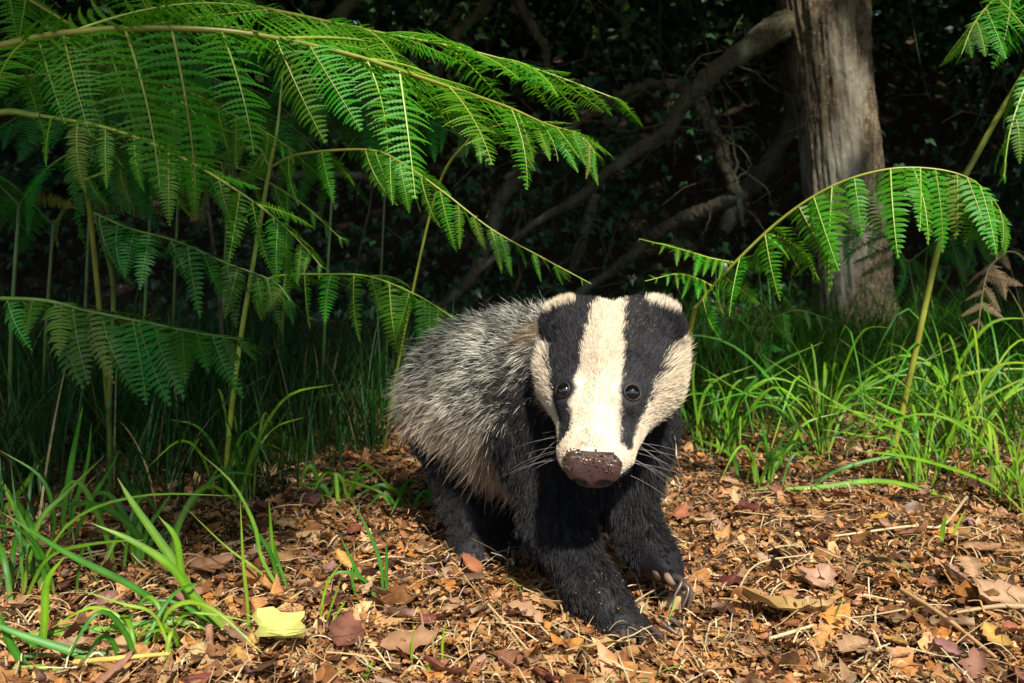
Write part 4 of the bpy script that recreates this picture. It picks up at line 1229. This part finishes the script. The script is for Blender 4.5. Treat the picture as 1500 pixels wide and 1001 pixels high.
for Lg in LEGS.values():
    d = nrm(Lg['dir']); u = np.asarray(Lg['up'], float)
    u = nrm(u - d * np.dot(u, d)); w = np.cross(d, u)
    Lg['f'] = (d, w, u)
    s = Lg['s']
    Lg['toes'] = []
    for k in range(5):
        a = (k - 2) / 2.0
        base = Lg['paw'] + w * (a * 0.017 * s) + d * (0.004 * s)
        tip = Lg['paw'] + w * (a * 0.029 * s) + d * ((0.026 - 0.008 * a * a) * s) - u * 0.002
        Lg['toes'].append((base, tip))

EYES = [hw(-0.0368, 0.0735, 0.0250), hw(0.0368, 0.0735, 0.0250)]
EARS = []
for sx in (-1, 1):
    ec = hw(sx * 0.0585, -0.025, 0.022)
    e_up = nrm(HX * sx * 0.30 - HF * 0.72 + HU * 0.62)
    e_n = nrm(HF * 0.75 + HU * 0.62 + HX * sx * 0.12)
    e_n = nrm(e_n - e_up * np.dot(e_n, e_up))
    EARS.append((ec, e_up, e_n, np.cross(e_up, e_n)))


def sdf_parts(P):
    q = (P - HC.astype(np.float32)) @ HM.T.astype(np.float32)
    q[..., 0] /= xs(q[..., 1]).astype(np.float32)
    ax = np.stack([np.abs(q[..., 0]), q[..., 1], q[..., 2]], -1)
    h = ellip(q, (0, 0.0, -0.003), (0.061, 0.060, 0.047))
    h = smin(h, rcone(q, (0, 0.03, -0.004), (0, 0.118, -0.006), 0.044, 0.029), 0.03)
    h = smin(h, ellip(ax, (0.041, 0.012, -0.014), (0.032, 0.052, 0.036)), 0.025)
    h = smin(h, rcone(ax, (0.040, 0.03, -0.015), (0.016, 0.112, -0.012), 0.033, 0.022), 0.015)
    h = smin(h, ellip(ax, (0.033, 0.070, 0.019), (0.016, 0.022, 0.016)), 0.014)
    h = smin(h, ellip(ax, (0.016, 0.124, -0.010), (0.019, 0.024, 0.021)), 0.012)
    h = smin(h, rcone(q, (0, 0.0, -0.036), (0, 0.112, -0.030), 0.026, 0.015), 0.018)
    h = smax(h, -ellip(ax, (0.0395, 0.0765, 0.0315), (0.0095, 0.0105, 0.0095)), 0.006)
    h = smin(h, ellip(ax, (0.032, -0.022, 0.018), (0.030, 0.034, 0.026)), 0.015)
    for ec, eu, en, ew in EARS:
        A = np.stack([ew, en, eu])
        e = ellip(P, ec, (0.0235, 0.0085, 0.0205), A)
        e = smax(e, -ellip(P, ec + en * 0.009 + eu * 0.002, (0.013, 0.008, 0.014), A), 0.006)
        h = smin(h, e, 0.016)
    b = ellip(P, C0, (0.094, 0.094, 0.098))
    b = smin(b, ellip(P, CM, (0.107, 0.125, 0.106)), 0.05)
    b = smin(b, ellip(P, C1, (0.108, 0.108, 0.106)), 0.05)
    b = smin(b, rcone(P, C1 + BAX * 0.08 + np.array((0, 0, 0.02)), C1 + BAX * 0.19 + np.array((0, 0, -0.06)), 0.035, 0.014), 0.03)
    b = smin(b, rcone(P, C0 + np.array((0, -0.02, 0.012)), hw(0, -0.02, -0.025), 0.072, 0.046), 0.03)
    legs = []
    for Lg in LEGS.values():
        p, r = Lg['P'], Lg['R']
        l = rcone(P, p[0], p[1], r[0], r[1])
        l = smin(l, rcone(P, p[1], p[2], r[1], r[2]), 0.02)
        l = smin(l, rcone(P, p[2], p[3], r[2], r[3]), 0.02)
        s = Lg['s']
        l = smin(l, rcone(P, p[3], Lg['paw'], r[3], 0.0165 * s), 0.02)
        d, w, u = Lg['f']
        l = smin(l, ellip(P, Lg['paw'], (0.027 * s, 0.021 * s, 0.0145 * s), np.stack([w, d, u])), 0.009)
        for base, tip in Lg['toes']:
            l = smin(l, rcone(P, base, tip, 0.0080 * s, 0.0068 * s), 0.0035)
        legs.append(l)
    return h, b, legs


def sdf_all(P):
    h, b, legs = sdf_parts(P)
    d = smin(b, h, 0.022)
    for l in legs:
        d = smin(d, l, 0.03)
    return d


BV, BQ = surface_nets(sdf_all, (-0.24, 0.73, -0.02), (0.26, 1.50, 0.39), 0.0036)
BN = vert_normals(BV, BQ)
_fa, _fb, _fc = Fbm(21, 8, 30, 3), Fbm(22, 8, 9, 3), Fbm(23, 6, 120, 3)

BLACK = np.array((0.0090, 0.0086, 0.0094)); WHITE = np.array((0.78, 0.66, 0.49)); CREAM = np.array((0.62, 0.50, 0.24))
TAN = np.array((0.40, 0.30, 0.19)); PALE = np.array((0.64, 0.57, 0.46)); GREY = np.array((0.09, 0.075, 0.065))


def lerp(a, b, t): return a + (b - a) * np.asarray(t)[..., None]


def classify(P):
    """what covers the badger at points P: weights and fur settings"""
    h, b, legs = sdf_parts(P.astype(np.float32))
    lg = np.min(np.stack(legs), 0); li = np.argmin(np.stack(legs), 0)
    q = (P - HC) @ HM.T
    q[:, 0] /= xs(q[:, 1])
    x, f, u = np.abs(q[:, 0]), q[:, 1], q[:, 2]
    n1 = _fa(P); n2 = _fb(P); n3 = _fc(P)
    headw = sstep(0.012, -0.006, h - np.minimum(b, lg)) * sstep(-0.085, -0.06, f + 0.004 * n1)
    jit = 0.0018 * n3 + 0.0022 * n1
    ww = np.interp(f, [-0.08, -0.05, -0.02, 0.02, 0.055, 0.078, 0.10, 0.118, 0.127, 0.134], [0.013, 0.0165, 0.020, 0.0225, 0.0245, 0.0260, 0.0245, 0.0245, 0.031, 0.07])
    th = np.degrees(np.arctan2(x, u + 0.016))
    bo = np.interp(f, [-0.06, -0.03, 0.0, 0.04, 0.075, 0.10, 0.122, 0.132], [95, 82, 69, 64, 66, 66, 68, 50]) + 2.0 * n1
    cl = np.interp(f, [-0.06, -0.03, 0.0, 0.05, 0.09, 0.12, 0.14], [100, 118, 124, 120, 122, 140, 160]) + 5 * n1
    wh = sstep(0.0034, -0.0034, x - ww + jit)
    ck = sstep(-4, 4, th - bo) * sstep(5, -5, th - cl) * sstep(-0.058, -0.044, f + 0.004 * n1)
    eart = np.zeros(len(P)); earw = np.zeros(len(P))
    for ec, eu, en, ew in EARS:
        r = P - ec
        near = np.linalg.norm(r, axis=1) < 0.028
        rad = np.sqrt((r @ eu) ** 2 + (r @ ew) ** 2)
        eart = np.maximum(eart, near * sstep(0.0115, 0.0155, r @ eu + 0.0015 * n1) * sstep(0.011, 0.016, rad))
        earw = np.maximum(earw, near * sstep(-0.012, 0.0, r @ eu))
    chin = sstep(-0.016, -0.026, u + 0.002 * n1 - 0.010 * sstep(0.125, 0.14, f))
    wh = wh * (1 - chin); ck = ck * (1 - chin * sstep(0.09, 0.12, f))
    ck = ck * (1 - earw); wh = wh * (1 - earw)
    white = np.clip(np.maximum(np.maximum(wh, ck), eart), 0, 1)
    eye = np.minimum(*[np.linalg.norm((P - e) * 1.0, axis=1) for e in EYES])
    t = ((P - C0) @ BAX) / np.linalg.norm(C1 - C0)
    legw = sstep(0.02, -0.012, lg - b)
    front = (li < 2)
    griz = sstep(-0.22, 0.08, t + 0.12 * n2) * (1 - legw) * (1 - headw)
    low = sstep(0.23, 0.13, P[:, 2] + 0.02 * n2)
    return dict(h=h, b=b, lg=lg, li=li, q=q, x=x, f=f, u=u, headw=headw, white=white, ck=ck, wh=wh, earw=earw, eart=eart, eye=eye, t=t, legw=legw, griz=griz, low=low, n1=n1, n2=n2, n3=n3, th=th, front=front)


def skin_col(c):
    col = np.tile(BLACK * 1.3, (len(c['t']), 1))
    col = lerp(col, TAN * 0.35, c['griz'])
    hc_ = lerp(np.tile(BLACK * 1.6, (len(c['t']), 1)), WHITE * 0.95, c['white'])
    col = lerp(col, hc_, c['headw'])
    col = lerp(col, np.array((0.020, 0.017, 0.018)), sstep(0.0165, 0.011, c['eye']) * c['headw'])
    return col


cv = classify(BV)
m, nt, bs, out = new_mat('badger_skin')
a_ = nt.nodes.new('ShaderNodeAttribute'); a_.attribute_name = 'col'
nt.links.new(a_.outputs['Color'], bs.inputs['Base Color'])
bs.inputs['Roughness'].default_value = 0.6
bs.inputs['Specular IOR Level'].default_value = 0.3
nz = nt.nodes.new('ShaderNodeTexNoise'); nz.inputs['Scale'].default_value = 900
bp = nt.nodes.new('ShaderNodeBump'); bp.inputs['Strength'].default_value = 0.4; bp.inputs['Distance'].default_value = 0.001
nt.links.new(nz.outputs['Fac'], bp.inputs['Height']); nt.links.new(bp.outputs[0], bs.inputs['Normal'])
M_SKIN = m

badger = empty('badger', (float(LEGS['A']['paw'][0]) - 0.06, 1.0, 0.0))
tag(badger, 'young badger with black and white striped face walking over leaf litter, one forepaw raised', 'badger')
BASE = Matrix.Translation(-badger.location)


def bpart(name, data, mat=None, parent=None):
    o = link(name, data, parent or badger, mat)
    if parent is None: o.matrix_parent_inverse = BASE
    return o


bpart('body', np_mesh('badger_body', BV, BQ, skin_col(cv)), M_SKIN)


def fur_mat(name, rough, spec, tr=0.0):
    m, nt, bs, out = new_mat(name)
    a_ = nt.nodes.new('ShaderNodeAttribute'); a_.attribute_name = 'col'
    nt.links.new(a_.outputs['Color'], bs.inputs['Base Color'])
    bs.inputs['Roughness'].default_value = rough
    bs.inputs['Specular IOR Level'].default_value = spec
    return m


M_FUR = fur_mat('badger_fur', 0.45, 0.17)


def hair_object(name, pts, rad, col, mat, parent=None):
    n, k = pts.shape[:2]
    hc = bpy.data.hair_curves.new(name)
    hc.add_curves([k] * n)
    hc.points.foreach_set('position', np.ascontiguousarray(pts, np.float32).ravel())
    ra = hc.attributes.get('radius') or hc.attributes.new('radius', 'FLOAT', 'POINT')
    ra.data.foreach_set('value', np.ascontiguousarray(rad, np.float32).ravel())
    ca = hc.attributes.new('col', 'FLOAT_COLOR', 'POINT')
    c4 = np.concatenate([col, np.ones((n, k, 1))], -1)
    ca.data.foreach_set('color', np.ascontiguousarray(c4, np.float32).ravel())
    return bpart(name, hc, mat, parent)


tri = np.concatenate([BQ[:, [0, 1, 2]], BQ[:, [0, 2, 3]]])
ta = 0.5 * np.linalg.norm(np.cross(BV[tri[:, 1]] - BV[tri[:, 0]], BV[tri[:, 2]] - BV[tri[:, 0]]), axis=1)
hv, lw = cv['headw'], cv['legw']
dens = 1.0 + 5.0 * hv + 0.7 * lw
ta = ta * dens[tri].mean(1)


def sample(n):
    k = rng.choice(len(tri), n, p=ta / ta.sum())
    r = rng.random((n, 2)); r[r.sum(1) > 1] = 1 - r[r.sum(1) > 1]
    T = tri[k]
    w = np.stack([1 - r.sum(1), r[:, 0], r[:, 1]], -1)[..., None]
    return (BV[T] * w).sum(1), nrm((BN[T] * w).sum(1))


def build_fur(n):
    P, Nn = sample(n)
    c = classify(P)
    pawd = np.min(np.stack([np.linalg.norm(P - t_, axis=1) for Lg in LEGS.values() for _, t_ in Lg['toes']]), 0)
    nosed = np.linalg.norm(P - hw(0, 0.143, -0.004), axis=1)
    keep = (c['eye'] > 0.0104) & (pawd > 0.0082) & (P[:, 2] > 0.002) & (nosed > 0.021)
    padB = (c['li'] == 1) & (c['legw'] > 0.5) & ((Nn @ LEGS['B']['f'][2]) < -0.25) & (np.linalg.norm(P - LEGS['B']['paw'], axis=1) < 0.03)
    keep &= ~padB
    P, Nn = P[keep], Nn[keep]
    c = {k: (v[keep] if v.shape[0] == len(keep) else v) for k, v in c.items()}
    n = len(P)
    down = np.array((0, 0, -1.0))
    # combing direction
    fb = BAX * 0.85 + down * (0.35 + 0.35 * c['low'])[:, None]
    fb = np.where((c['t'] < -0.05)[:, None], BAX * 0.35 + down * 0.8, fb)
    ld = np.zeros((n, 3))
    for i_, Lg in enumerate(LEGS.values()):
        a, b, d_ = Lg['P'][1], Lg['P'][2], Lg['P'][3]
        w = sstep(0.05, -0.05, ((P - b) @ nrm(d_ - a)))[:, None]
        dd = nrm(Lg['P'][1] - Lg['P'][0]) * w + nrm(Lg['P'][3] - Lg['P'][1]) * (1 - w)
        ld[c['li'] == i_] = dd[c['li'] == i_]
    sx = np.sign(c['q'][:, 0])[:, None]
    fh = -HF + HX * sx * (0.15 + 0.5 * c['ck'])[:, None] - HU * (0.35 * c['ck'])[:, None]
    eu = np.where(sx < 0, EARS[0][1], EARS[1][1])
    fh = lerp(fh, eu, 0) if False else fh * (1 - c['earw'])[:, None] + eu * c['earw'][:, None]
    flow = nrm(fb) * (1 - c['legw'])[:, None] + nrm(ld) * c['legw'][:, None]
    flow = nrm(flow) * (1 - c['headw'])[:, None] + nrm(fh) * c['headw'][:, None]
    tang = nrm(flow - Nn * (flow * Nn).sum(1)[:, None] + 1e-6)
    # length
    Lb = 0.039 + 0.014 * c['low'] - 0.012 * sstep(0.05, -0.3, c['t'])
    Ll = np.interp(P[:, 2], [0.02, 0.06, 0.14], [0.008, 0.012, 0.018])
    Lh = np.interp(c['f'], [-0.06, -0.02, 0.03, 0.08, 0.115, 0.14], [0.014, 0.012, 0.009, 0.0055, 0.0042, 0.0035]) * (1 + 2.0 * c['ck'] * sstep(0.09, 0.01, c['f']))
    Lh = Lh * (1 - c['earw']) + 0.012 * c['earw'] * (1 + 0.35 * c['eart'])
    Ln = Lb * (1 - c['legw']) + Ll * c['legw']
    Ln = Ln * (1 - c['headw']) + Lh * c['headw']
    nearpaw = np.min(np.stack([np.linalg.norm(P - Lg['paw'], axis=1) for Lg in LEGS.values()]), 0)
    Ln *= np.interp(nearpaw, [0.012, 0.045], [0.35, 1.0])
    Ln *= np.interp(c['eye'], [0.012, 0.024], [0.35, 1.0])
    Ln *= rng.uniform(0.65, 1.2, n)
    lift = (0.34 * (1 - c['headw']) + (0.30 + 0.30 * c['ck'] * sstep(0.10, 0.03, c['f'])) * c['headw']) * (1 - 0.15 * c['legw'])
    lift = lift + (0.30 * c['earw'] + 0.22 * sstep(0.02, -0.035, c['f'])) * c['headw']
    # clumps: neighbours lean the same way
    cell = np.floor(P / 0.0065 + 0.6 * np.stack([c['n1'], c['n2'], c['n3']], -1)).astype(int)
    hsh = (cell[:, 0] * 73856093) ^ (cell[:, 1] * 19349663) ^ (cell[:, 2] * 83492791)
    hsh = np.abs(hsh) % 4096
    cr_ = np.random.default_rng(5)
    cdir = cr_.normal(size=(4096, 3)); cval = cr_.random(4096)
    big = (1 - c['headw'])
    jitv = cdir[hsh] * (0.16 * big + 0.05)[:, None] + rng.normal(size=(n, 3)) * (0.12 * big + 0.14)[:, None]
    d0 = nrm(tang * (1 - lift)[:, None] + Nn * lift[:, None] + jitv)
    d1 = nrm(tang + Nn * 0.12 + jitv * 0.8 + down * (0.25 * big)[:, None])
    K = 6
    s = np.linspace(0, 1, K)[None, :, None]
    # hairs of one lock draw together towards their tips
    key = cell[:, 0] * 1000003 + cell[:, 1] * 1009 + cell[:, 2]
    _, inv, cnt = np.unique(key, return_inverse=True, return_counts=True)
    cen = np.stack([np.bincount(inv, P[:, a]) for a in range(3)], -1) / cnt[:, None]
    pull = (cen[inv] - P) * (0.75 * big)[:, None]
    Ln = Ln * (1 + (cval[hsh] - 0.5) * 0.5 * big)
    pts = P[:, None] - Nn[:, None] * 0.0008 + Ln[:, None, None] * (d0[:, None] * (s - 0.5 * s * s) + d1[:, None] * 0.5 * s * s) + pull[:, None] * s ** 1.3
    # colour along the hair
    s1 = np.linspace(0, 1, K)[None, :]
    cvv = cval[hsh]
    one = np.ones((n, K, 1))
    # body guard hairs: pale root, black band, pale tip
    band0 = (0.30 + 0.28 * c['low'])[:, None]
    blackish = sstep(band0 - 0.1, band0 + 0.08, s1) * sstep(0.84, 0.66, s1 + 0.1 * (cvv[:, None] - 0.5))
    blackish = blackish * (1 - 0.6 * c['low'] * (cvv > 0.3))[:, None]
    tipc = lerp(PALE * 0.95, TAN * 1.15, c['low'] * 0.75)
    tipc = tipc * (0.14 + 1.6 * sstep(0.2, 0.95, cvv))[:, None]
    tipc = lerp(tipc, TAN * 0.9, 0.45 * c['low'])
    gz = lerp(tipc[:, None] * one, BLACK * 1.3, blackish)
    dark = BLACK * (0.8 + 1.6 * rng.random(n))[:, None]
    brn = ((rng.random(n) < 0.10) * (1 - c['headw']))[:, None]
    dark = dark * (1 - brn) + np.array((0.06, 0.045, 0.035)) * brn
    body = lerp(dark[:, None] * one, gz, (c['griz'] > rng.random(n)).astype(float)[:, None] * np.ones((1, K)))
    # soft tan behind the cheeks
    bc = sstep(-0.045, -0.06, c['f']) * sstep(-0.10, -0.085, c['f']) * (np.linalg.norm(P - HC, axis=1) < 0.14) * sstep(70, 95, c['th']) * sstep(135, 110, c['th']) * (1 - c['legw'])
    body = lerp(body, np.array((0.22, 0.15, 0.085)), (bc * 0.8)[:, None] * np.ones((1, K)))
    wcol = lerp(np.tile(WHITE, (n, 1)), CREAM, np.clip(0.35 * sstep(-0.02, -0.05, c['f']) * c['ck'] + 0.12 + 0.12 * c['n2'], 0, 1))
    wcol = wcol * rng.uniform(0.7, 1.1, n)[:, None]
    rust = sstep(0.105, 0.13, c['f']) * sstep(0.02, 0.0, c['x']) * sstep(-0.01, 0.02, c['u']) * (0.75 + 0.35 * c['n1'])
    wcol = lerp(wcol, np.array((0.48, 0.23, 0.07)), np.clip(rust + 0.10 * sstep(0.3, 0.9, c['n1']) * sstep(0.0, 0.05, c['f']), 0, 0.8))
    hd = lerp((BLACK * (0.8 + 6.5 * rng.random(n) ** 2)[:, None]), wcol, (c['white'] > 0.05 + 0.90 * rng.random(n)).astype(float))
    col = lerp(body, hd[:, None] * one, c['headw'][:, None] * np.ones((1, K)))
    rad0 = 0.00021 * (1 - c['headw']) + 0.00017 * c['headw']
    prof = np.array([1.0, 1.0, 1.0, 0.9, 0.7, 0.15])[None]
    rad = rad0[:, None] * prof * rng.uniform(0.7, 1.25, n)[:, None]
    return pts, rad, np.clip(col, 0, 0.95)


pts, rad, colr = build_fur(400000)
tag(hair_object('fur', pts, rad, colr, M_FUR), kind='stuff')

# eyes
m, nt, bs, out = new_mat('badger_eye')
bs.inputs['Base Color'].default_value = (0.004, 0.003, 0.003, 1); bs.inputs['Roughness'].default_value = 0.03
bs.inputs['Coat Weight'].default_value = 1.0; bs.inputs['Coat Roughness'].default_value = 0.02
M_EYE = m
m, nt, bs, out = new_mat('badger_eyelid')
bs.inputs['Base Color'].default_value = (0.014, 0.011, 0.011, 1); bs.inputs['Roughness'].default_value = 0.55
M_LID = m


def uv_sphere(r, nu=24, nv=14, sc=(1, 1, 1)):
    a = np.linspace(0, 2 * math.pi, nu, endpoint=False); b = np.linspace(0.02, math.pi - 0.02, nv)
    B, A = np.meshgrid(b, a, indexing='ij')
    V = np.stack([np.sin(B) * np.cos(A), np.sin(B) * np.sin(A), np.cos(B)], -1).reshape(-1, 3) * r * np.array(sc)
    i, j = np.meshgrid(np.arange(nv - 1), np.arange(nu), indexing='ij'); j2 = (j + 1) % nu
    Q = np.stack([i * nu + j, (i + 1) * nu + j, (i + 1) * nu + j2, i * nu + j2], -1).reshape(-1, 4)
    return V, Q


for sx, e in zip((-1, 1), EYES):
    out_d = nrm(HX * sx * 0.42 + HF * 0.40 + HU * 0.80)
    V, Q = uv_sphere(0.0096)
    eo = bpart('eye', np_mesh('eye', V + e, Q), M_EYE)
    # lids: an almond ring of skin round the ball
    a = np.linspace(0, 2 * math.pi, 29)
    ex = nrm(HX - out_d * np.dot(HX, out_d)); ey = np.cross(out_d, ex)
    rim = e + out_d * 0.0050 + np.outer(np.cos(a), ex) * 0.0084 + np.outer(np.sin(a), ey) * 0.0080
    V, Q = tube(rim, 0.0010 + 0.0003 * np.sin(a), 8)
    bpart('eyelid', np_mesh('eyelid', V, Q), M_LID)

# nose pad
NFU = nrm(HF * 0.93 + HU * 0.36); NUP = nrm(HU - NFU * np.dot(HU, NFU)); NM = np.stack([HX, NFU, NUP])
NC = hw(0, 0.137, -0.0085)


def nose_sdf(P):
    q = (P - NC.astype(np.float32)) @ NM.T.astype(np.float32)
    ax = np.stack([np.abs(q[..., 0]), q[..., 1], q[..., 2]], -1)
    r = np.array((0.0265, 0.0175, 0.0225), np.float32)
    d = (np.sum(np.abs(q / r) ** 2.7, -1) ** (1 / 2.7) - 1) * 0.0165
    d = smin(d, ellip(ax, (0.016, 0.003, 0.004), (0.012, 0.0125, 0.0125)), 0.006)
    d = smax(d, -ellip(ax, (0.0115, 0.014, -0.0135), (0.0072, 0.009, 0.0052)), 0.004)
    d = smax(d, -ellip(ax, (0.021, 0.009, -0.0155), (0.0065, 0.008, 0.0022)), 0.003)
    d = smax(d, -rcone(q, (0, 0.0175, -0.02), (0, 0.0185, -0.004), 0.0022, 0.0008), 0.003)
    return d


V, Q = surface_nets(nose_sdf, NC - 0.034, NC + 0.034, 0.0011)
q = (V - NC) @ NM.T
nc = np.tile((0.085, 0.044, 0.046), (len(V), 1))
nc = lerp(nc, np.array((0.06, 0.03, 0.018)), np.clip(sstep(0.004, 0.016, q[:, 2] + 0.004 * _fa(V)), 0, 1))
nc = lerp(nc, np.array((0.02, 0.012, 0.010)), sstep(-0.011, -0.018, q[:, 2]))
m, nt, bs, out = new_mat('badger_nose')
a_ = nt.nodes.new('ShaderNodeAttribute'); a_.attribute_name = 'col'
nt.links.new(a_.outputs['Color'], bs.inputs['Base Color'])
bs.inputs['Roughness'].default_value = 0.3; bs.inputs['Specular IOR Level'].default_value = 0.6
vo = nt.nodes.new('ShaderNodeTexVoronoi'); vo.inputs['Scale'].default_value = 620; vo.feature = 'DISTANCE_TO_EDGE'
tc = nt.nodes.new('ShaderNodeTexCoord'); nt.links.new(tc.outputs['Object'], vo.inputs['Vector'])
bp = nt.nodes.new('ShaderNodeBump'); bp.inputs['Strength'].default_value = 0.8; bp.inputs['Distance'].default_value = 0.0012
nt.links.new(vo.outputs['Distance'], bp.inputs['Height']); nt.links.new(bp.outputs[0], bs.inputs['Normal'])
bpart('nose', np_mesh('nose', V, Q, nc), m)
# crumbs of earth stuck on the nose and brow
crumb = MB()
Vn = vert_normals(V, Q)
cand = np.where((q[:, 2] > 0.004) & (q[:, 1] > -0.008))[0]
ci = list(rng.choice(cand, 150))
for k in ci:
    r = rng.uniform(0.0004, 0.0013)
    o8 = np.array([[x, y, z] for x in (-1, 1) for y in (-1, 1) for z in (-1, 1)], float) * r * rng.uniform(0.5, 1.2, 3) + rng.normal(size=(8, 3)) * r * 0.3
    F8 = [[0, 1, 3, 2], [4, 6, 7, 5], [0, 4, 5, 1], [2, 3, 7, 6], [0, 2, 6, 4], [1, 5, 7, 3]]
    pc = [(0.035, 0.018, 0.008), (0.08, 0.04, 0.018), (0.30, 0.14, 0.04), (0.4, 0.3, 0.2)][rng.choice(4, p=[0.6, 0.3, 0.07, 0.03])]
    crumb.add(o8 + V[k] + Vn[k] * r * 0.3, F8, C=pc)
m, nt, bs, out = new_mat('soil_crumbs')
a_ = nt.nodes.new('ShaderNodeAttribute'); a_.attribute_name = 'col'
nt.links.new(a_.outputs['Color'], bs.inputs['Base Color']); bs.inputs['Roughness'].default_value = 0.9
M_CRUMB = m
tag(bpart('soil_crumbs', crumb.mesh('soil_crumbs', False), M_CRUMB), kind='stuff')

# flecks of earth in the fur of the brow and forelegs
fl = MB()
for k in range(250):
    if k < 170:
        q_ = hw(rng.normal(0.045, 0.011), rng.normal(-0.005, 0.02), 0.05)
        dst = np.linalg.norm(BV - q_, axis=1)
    else:
        q_ = LEGS['A']['P'][2] + rng.normal(size=3) * 0.03 + np.array((0.01, -0.05, 0))
        dst = np.linalg.norm(BV - q_, axis=1)
    b_ = int(np.argmin(dst)); r = rng.uniform(0.0003, 0.0007) * (1.3 if k >= 170 else 1)
    dq = nrm(rng.normal(size=(3, 3)))
    Vt = BV[b_] + BN[b_] * rng.uniform(0.004, 0.008) + rng.normal(size=3) * 0.002 + dq * r * 1.5
    fl.add(np.vstack([Vt, Vt.mean(0) + BN[b_] * r * 0.6]), None, [(0, 1, 3), (1, 2, 3), (2, 0, 3), (0, 2, 1)], C=np.array([(0.42, 0.22, 0.05), (0.30, 0.16, 0.06), (0.5, 0.34, 0.16)][rng.integers(3)]))
tag(bpart('soil_flecks', fl.mesh('soil_flecks', False), M_CRUMB), kind='stuff')

# claws
m, nt, bs, out = new_mat('claw_horn')
bs.inputs['Base Color'].default_value = (0.075, 0.05, 0.038, 1); bs.inputs['Roughness'].default_value = 0.35
nz = nt.nodes.new('ShaderNodeTexNoise'); nz.inputs['Scale'].default_value = 250
cr = nt.nodes.new('ShaderNodeValToRGB'); cr.color_ramp.elements[0].color = (0.03, 0.02, 0.016, 1); cr.color_ramp.elements[1].color = (0.10, 0.065, 0.05, 1)
nt.links.new(nz.outputs['Fac'], cr.inputs[0]); nt.links.new(cr.outputs[0], bs.inputs['Base Color'])
M_CLAW = m
for nm, Lg in LEGS.items():
    d, w, u = Lg['f']
    for k, (base, tip) in enumerate(Lg['toes']):
        td = nrm(tip - base)
        Lc = (0.020 if nm in 'AB' else 0.013) * (1 - 0.12 * abs(k - 2))
        curl = 0.012 if nm == 'B' else 0.006
        p = [tip + td * 0.004 + u * 0.003, tip + td * (0.004 + Lc * 0.5) + u * 0.0035, tip + td * (0.004 + Lc) - u * curl]
        pp = smooth_path(p, 8)
        if nm != 'B': pp[:, 2] = np.maximum(pp[:, 2], np.linspace(0.02, 0.013, 8))
        V, Q = tube(pp, np.linspace(1, 0.12, 8) ** 0.6 * 0.0040, 8)
        bpart('claw', np_mesh('claw', V, Q), M_CLAW)
# toe pads of the raised paw
m, nt, bs, out = new_mat('paw_pad')
bs.inputs['Base Color'].default_value = (0.20, 0.125, 0.085, 1); bs.inputs['Roughness'].default_value = 0.7
M_PAD = m
d, w, u = LEGS['B']['f']
V0, Q0 = uv_sphere(1.0, 16, 10)
A = np.stack([w, d, u])
for base, tip in LEGS['B']['toes']:
    bpart('toe_pad', np_mesh('toe_pad', (V0 * np.array((0.0062, 0.008, 0.005))) @ A + tip - u * 0.0045 - d * 0.002, Q0), M_PAD)
bpart('palm_pad', np_mesh('palm_pad', (V0 * np.array((0.018, 0.012, 0.008))) @ A + LEGS['B']['paw'] - u * 0.010, Q0), M_PAD)

# whiskers
wp = []
for sx in (-1, 1):
    for k in range(11):
        f0 = rng.uniform(0.085, 0.135); u0 = rng.uniform(-0.028, -0.002)
        p = hw(sx * 0.034, f0, u0)
        d = nrm(HX * sx * 1.0 + HF * rng.uniform(-0.3, 0.35) + HU * rng.uniform(-0.75, 0.25))
        Lw = rng.uniform(0.03, 0.075)
        s = np.linspace(0, 1, 6)[:, None]
        wp.append(p + d * Lw * s + np.array((0, 0, -1)) * Lw * 0.22 * s * s)
for k in range(16):
    p = hw(rng.uniform(-0.02, 0.02), rng.uniform(0.10, 0.13), -0.036)
    d = nrm(HX * rng.uniform(-0.7, 0.7) + HF * 0.3 - HU * 1.0)
    s = np.linspace(0, 1, 6)[:, None]
    wp.append(p + d * rng.uniform(0.012, 0.026) * s)
wp = np.array(wp)
wr = np.tile(np.array([1, 0.9, 0.8, 0.6, 0.4, 0.15]) * 0.00012, (len(wp), 1))
wc = np.tile((0.36, 0.33, 0.30), (len(wp), 6, 1))
tag(hair_object('whiskers', wp, wr, wc, M_FUR), kind='stuff')
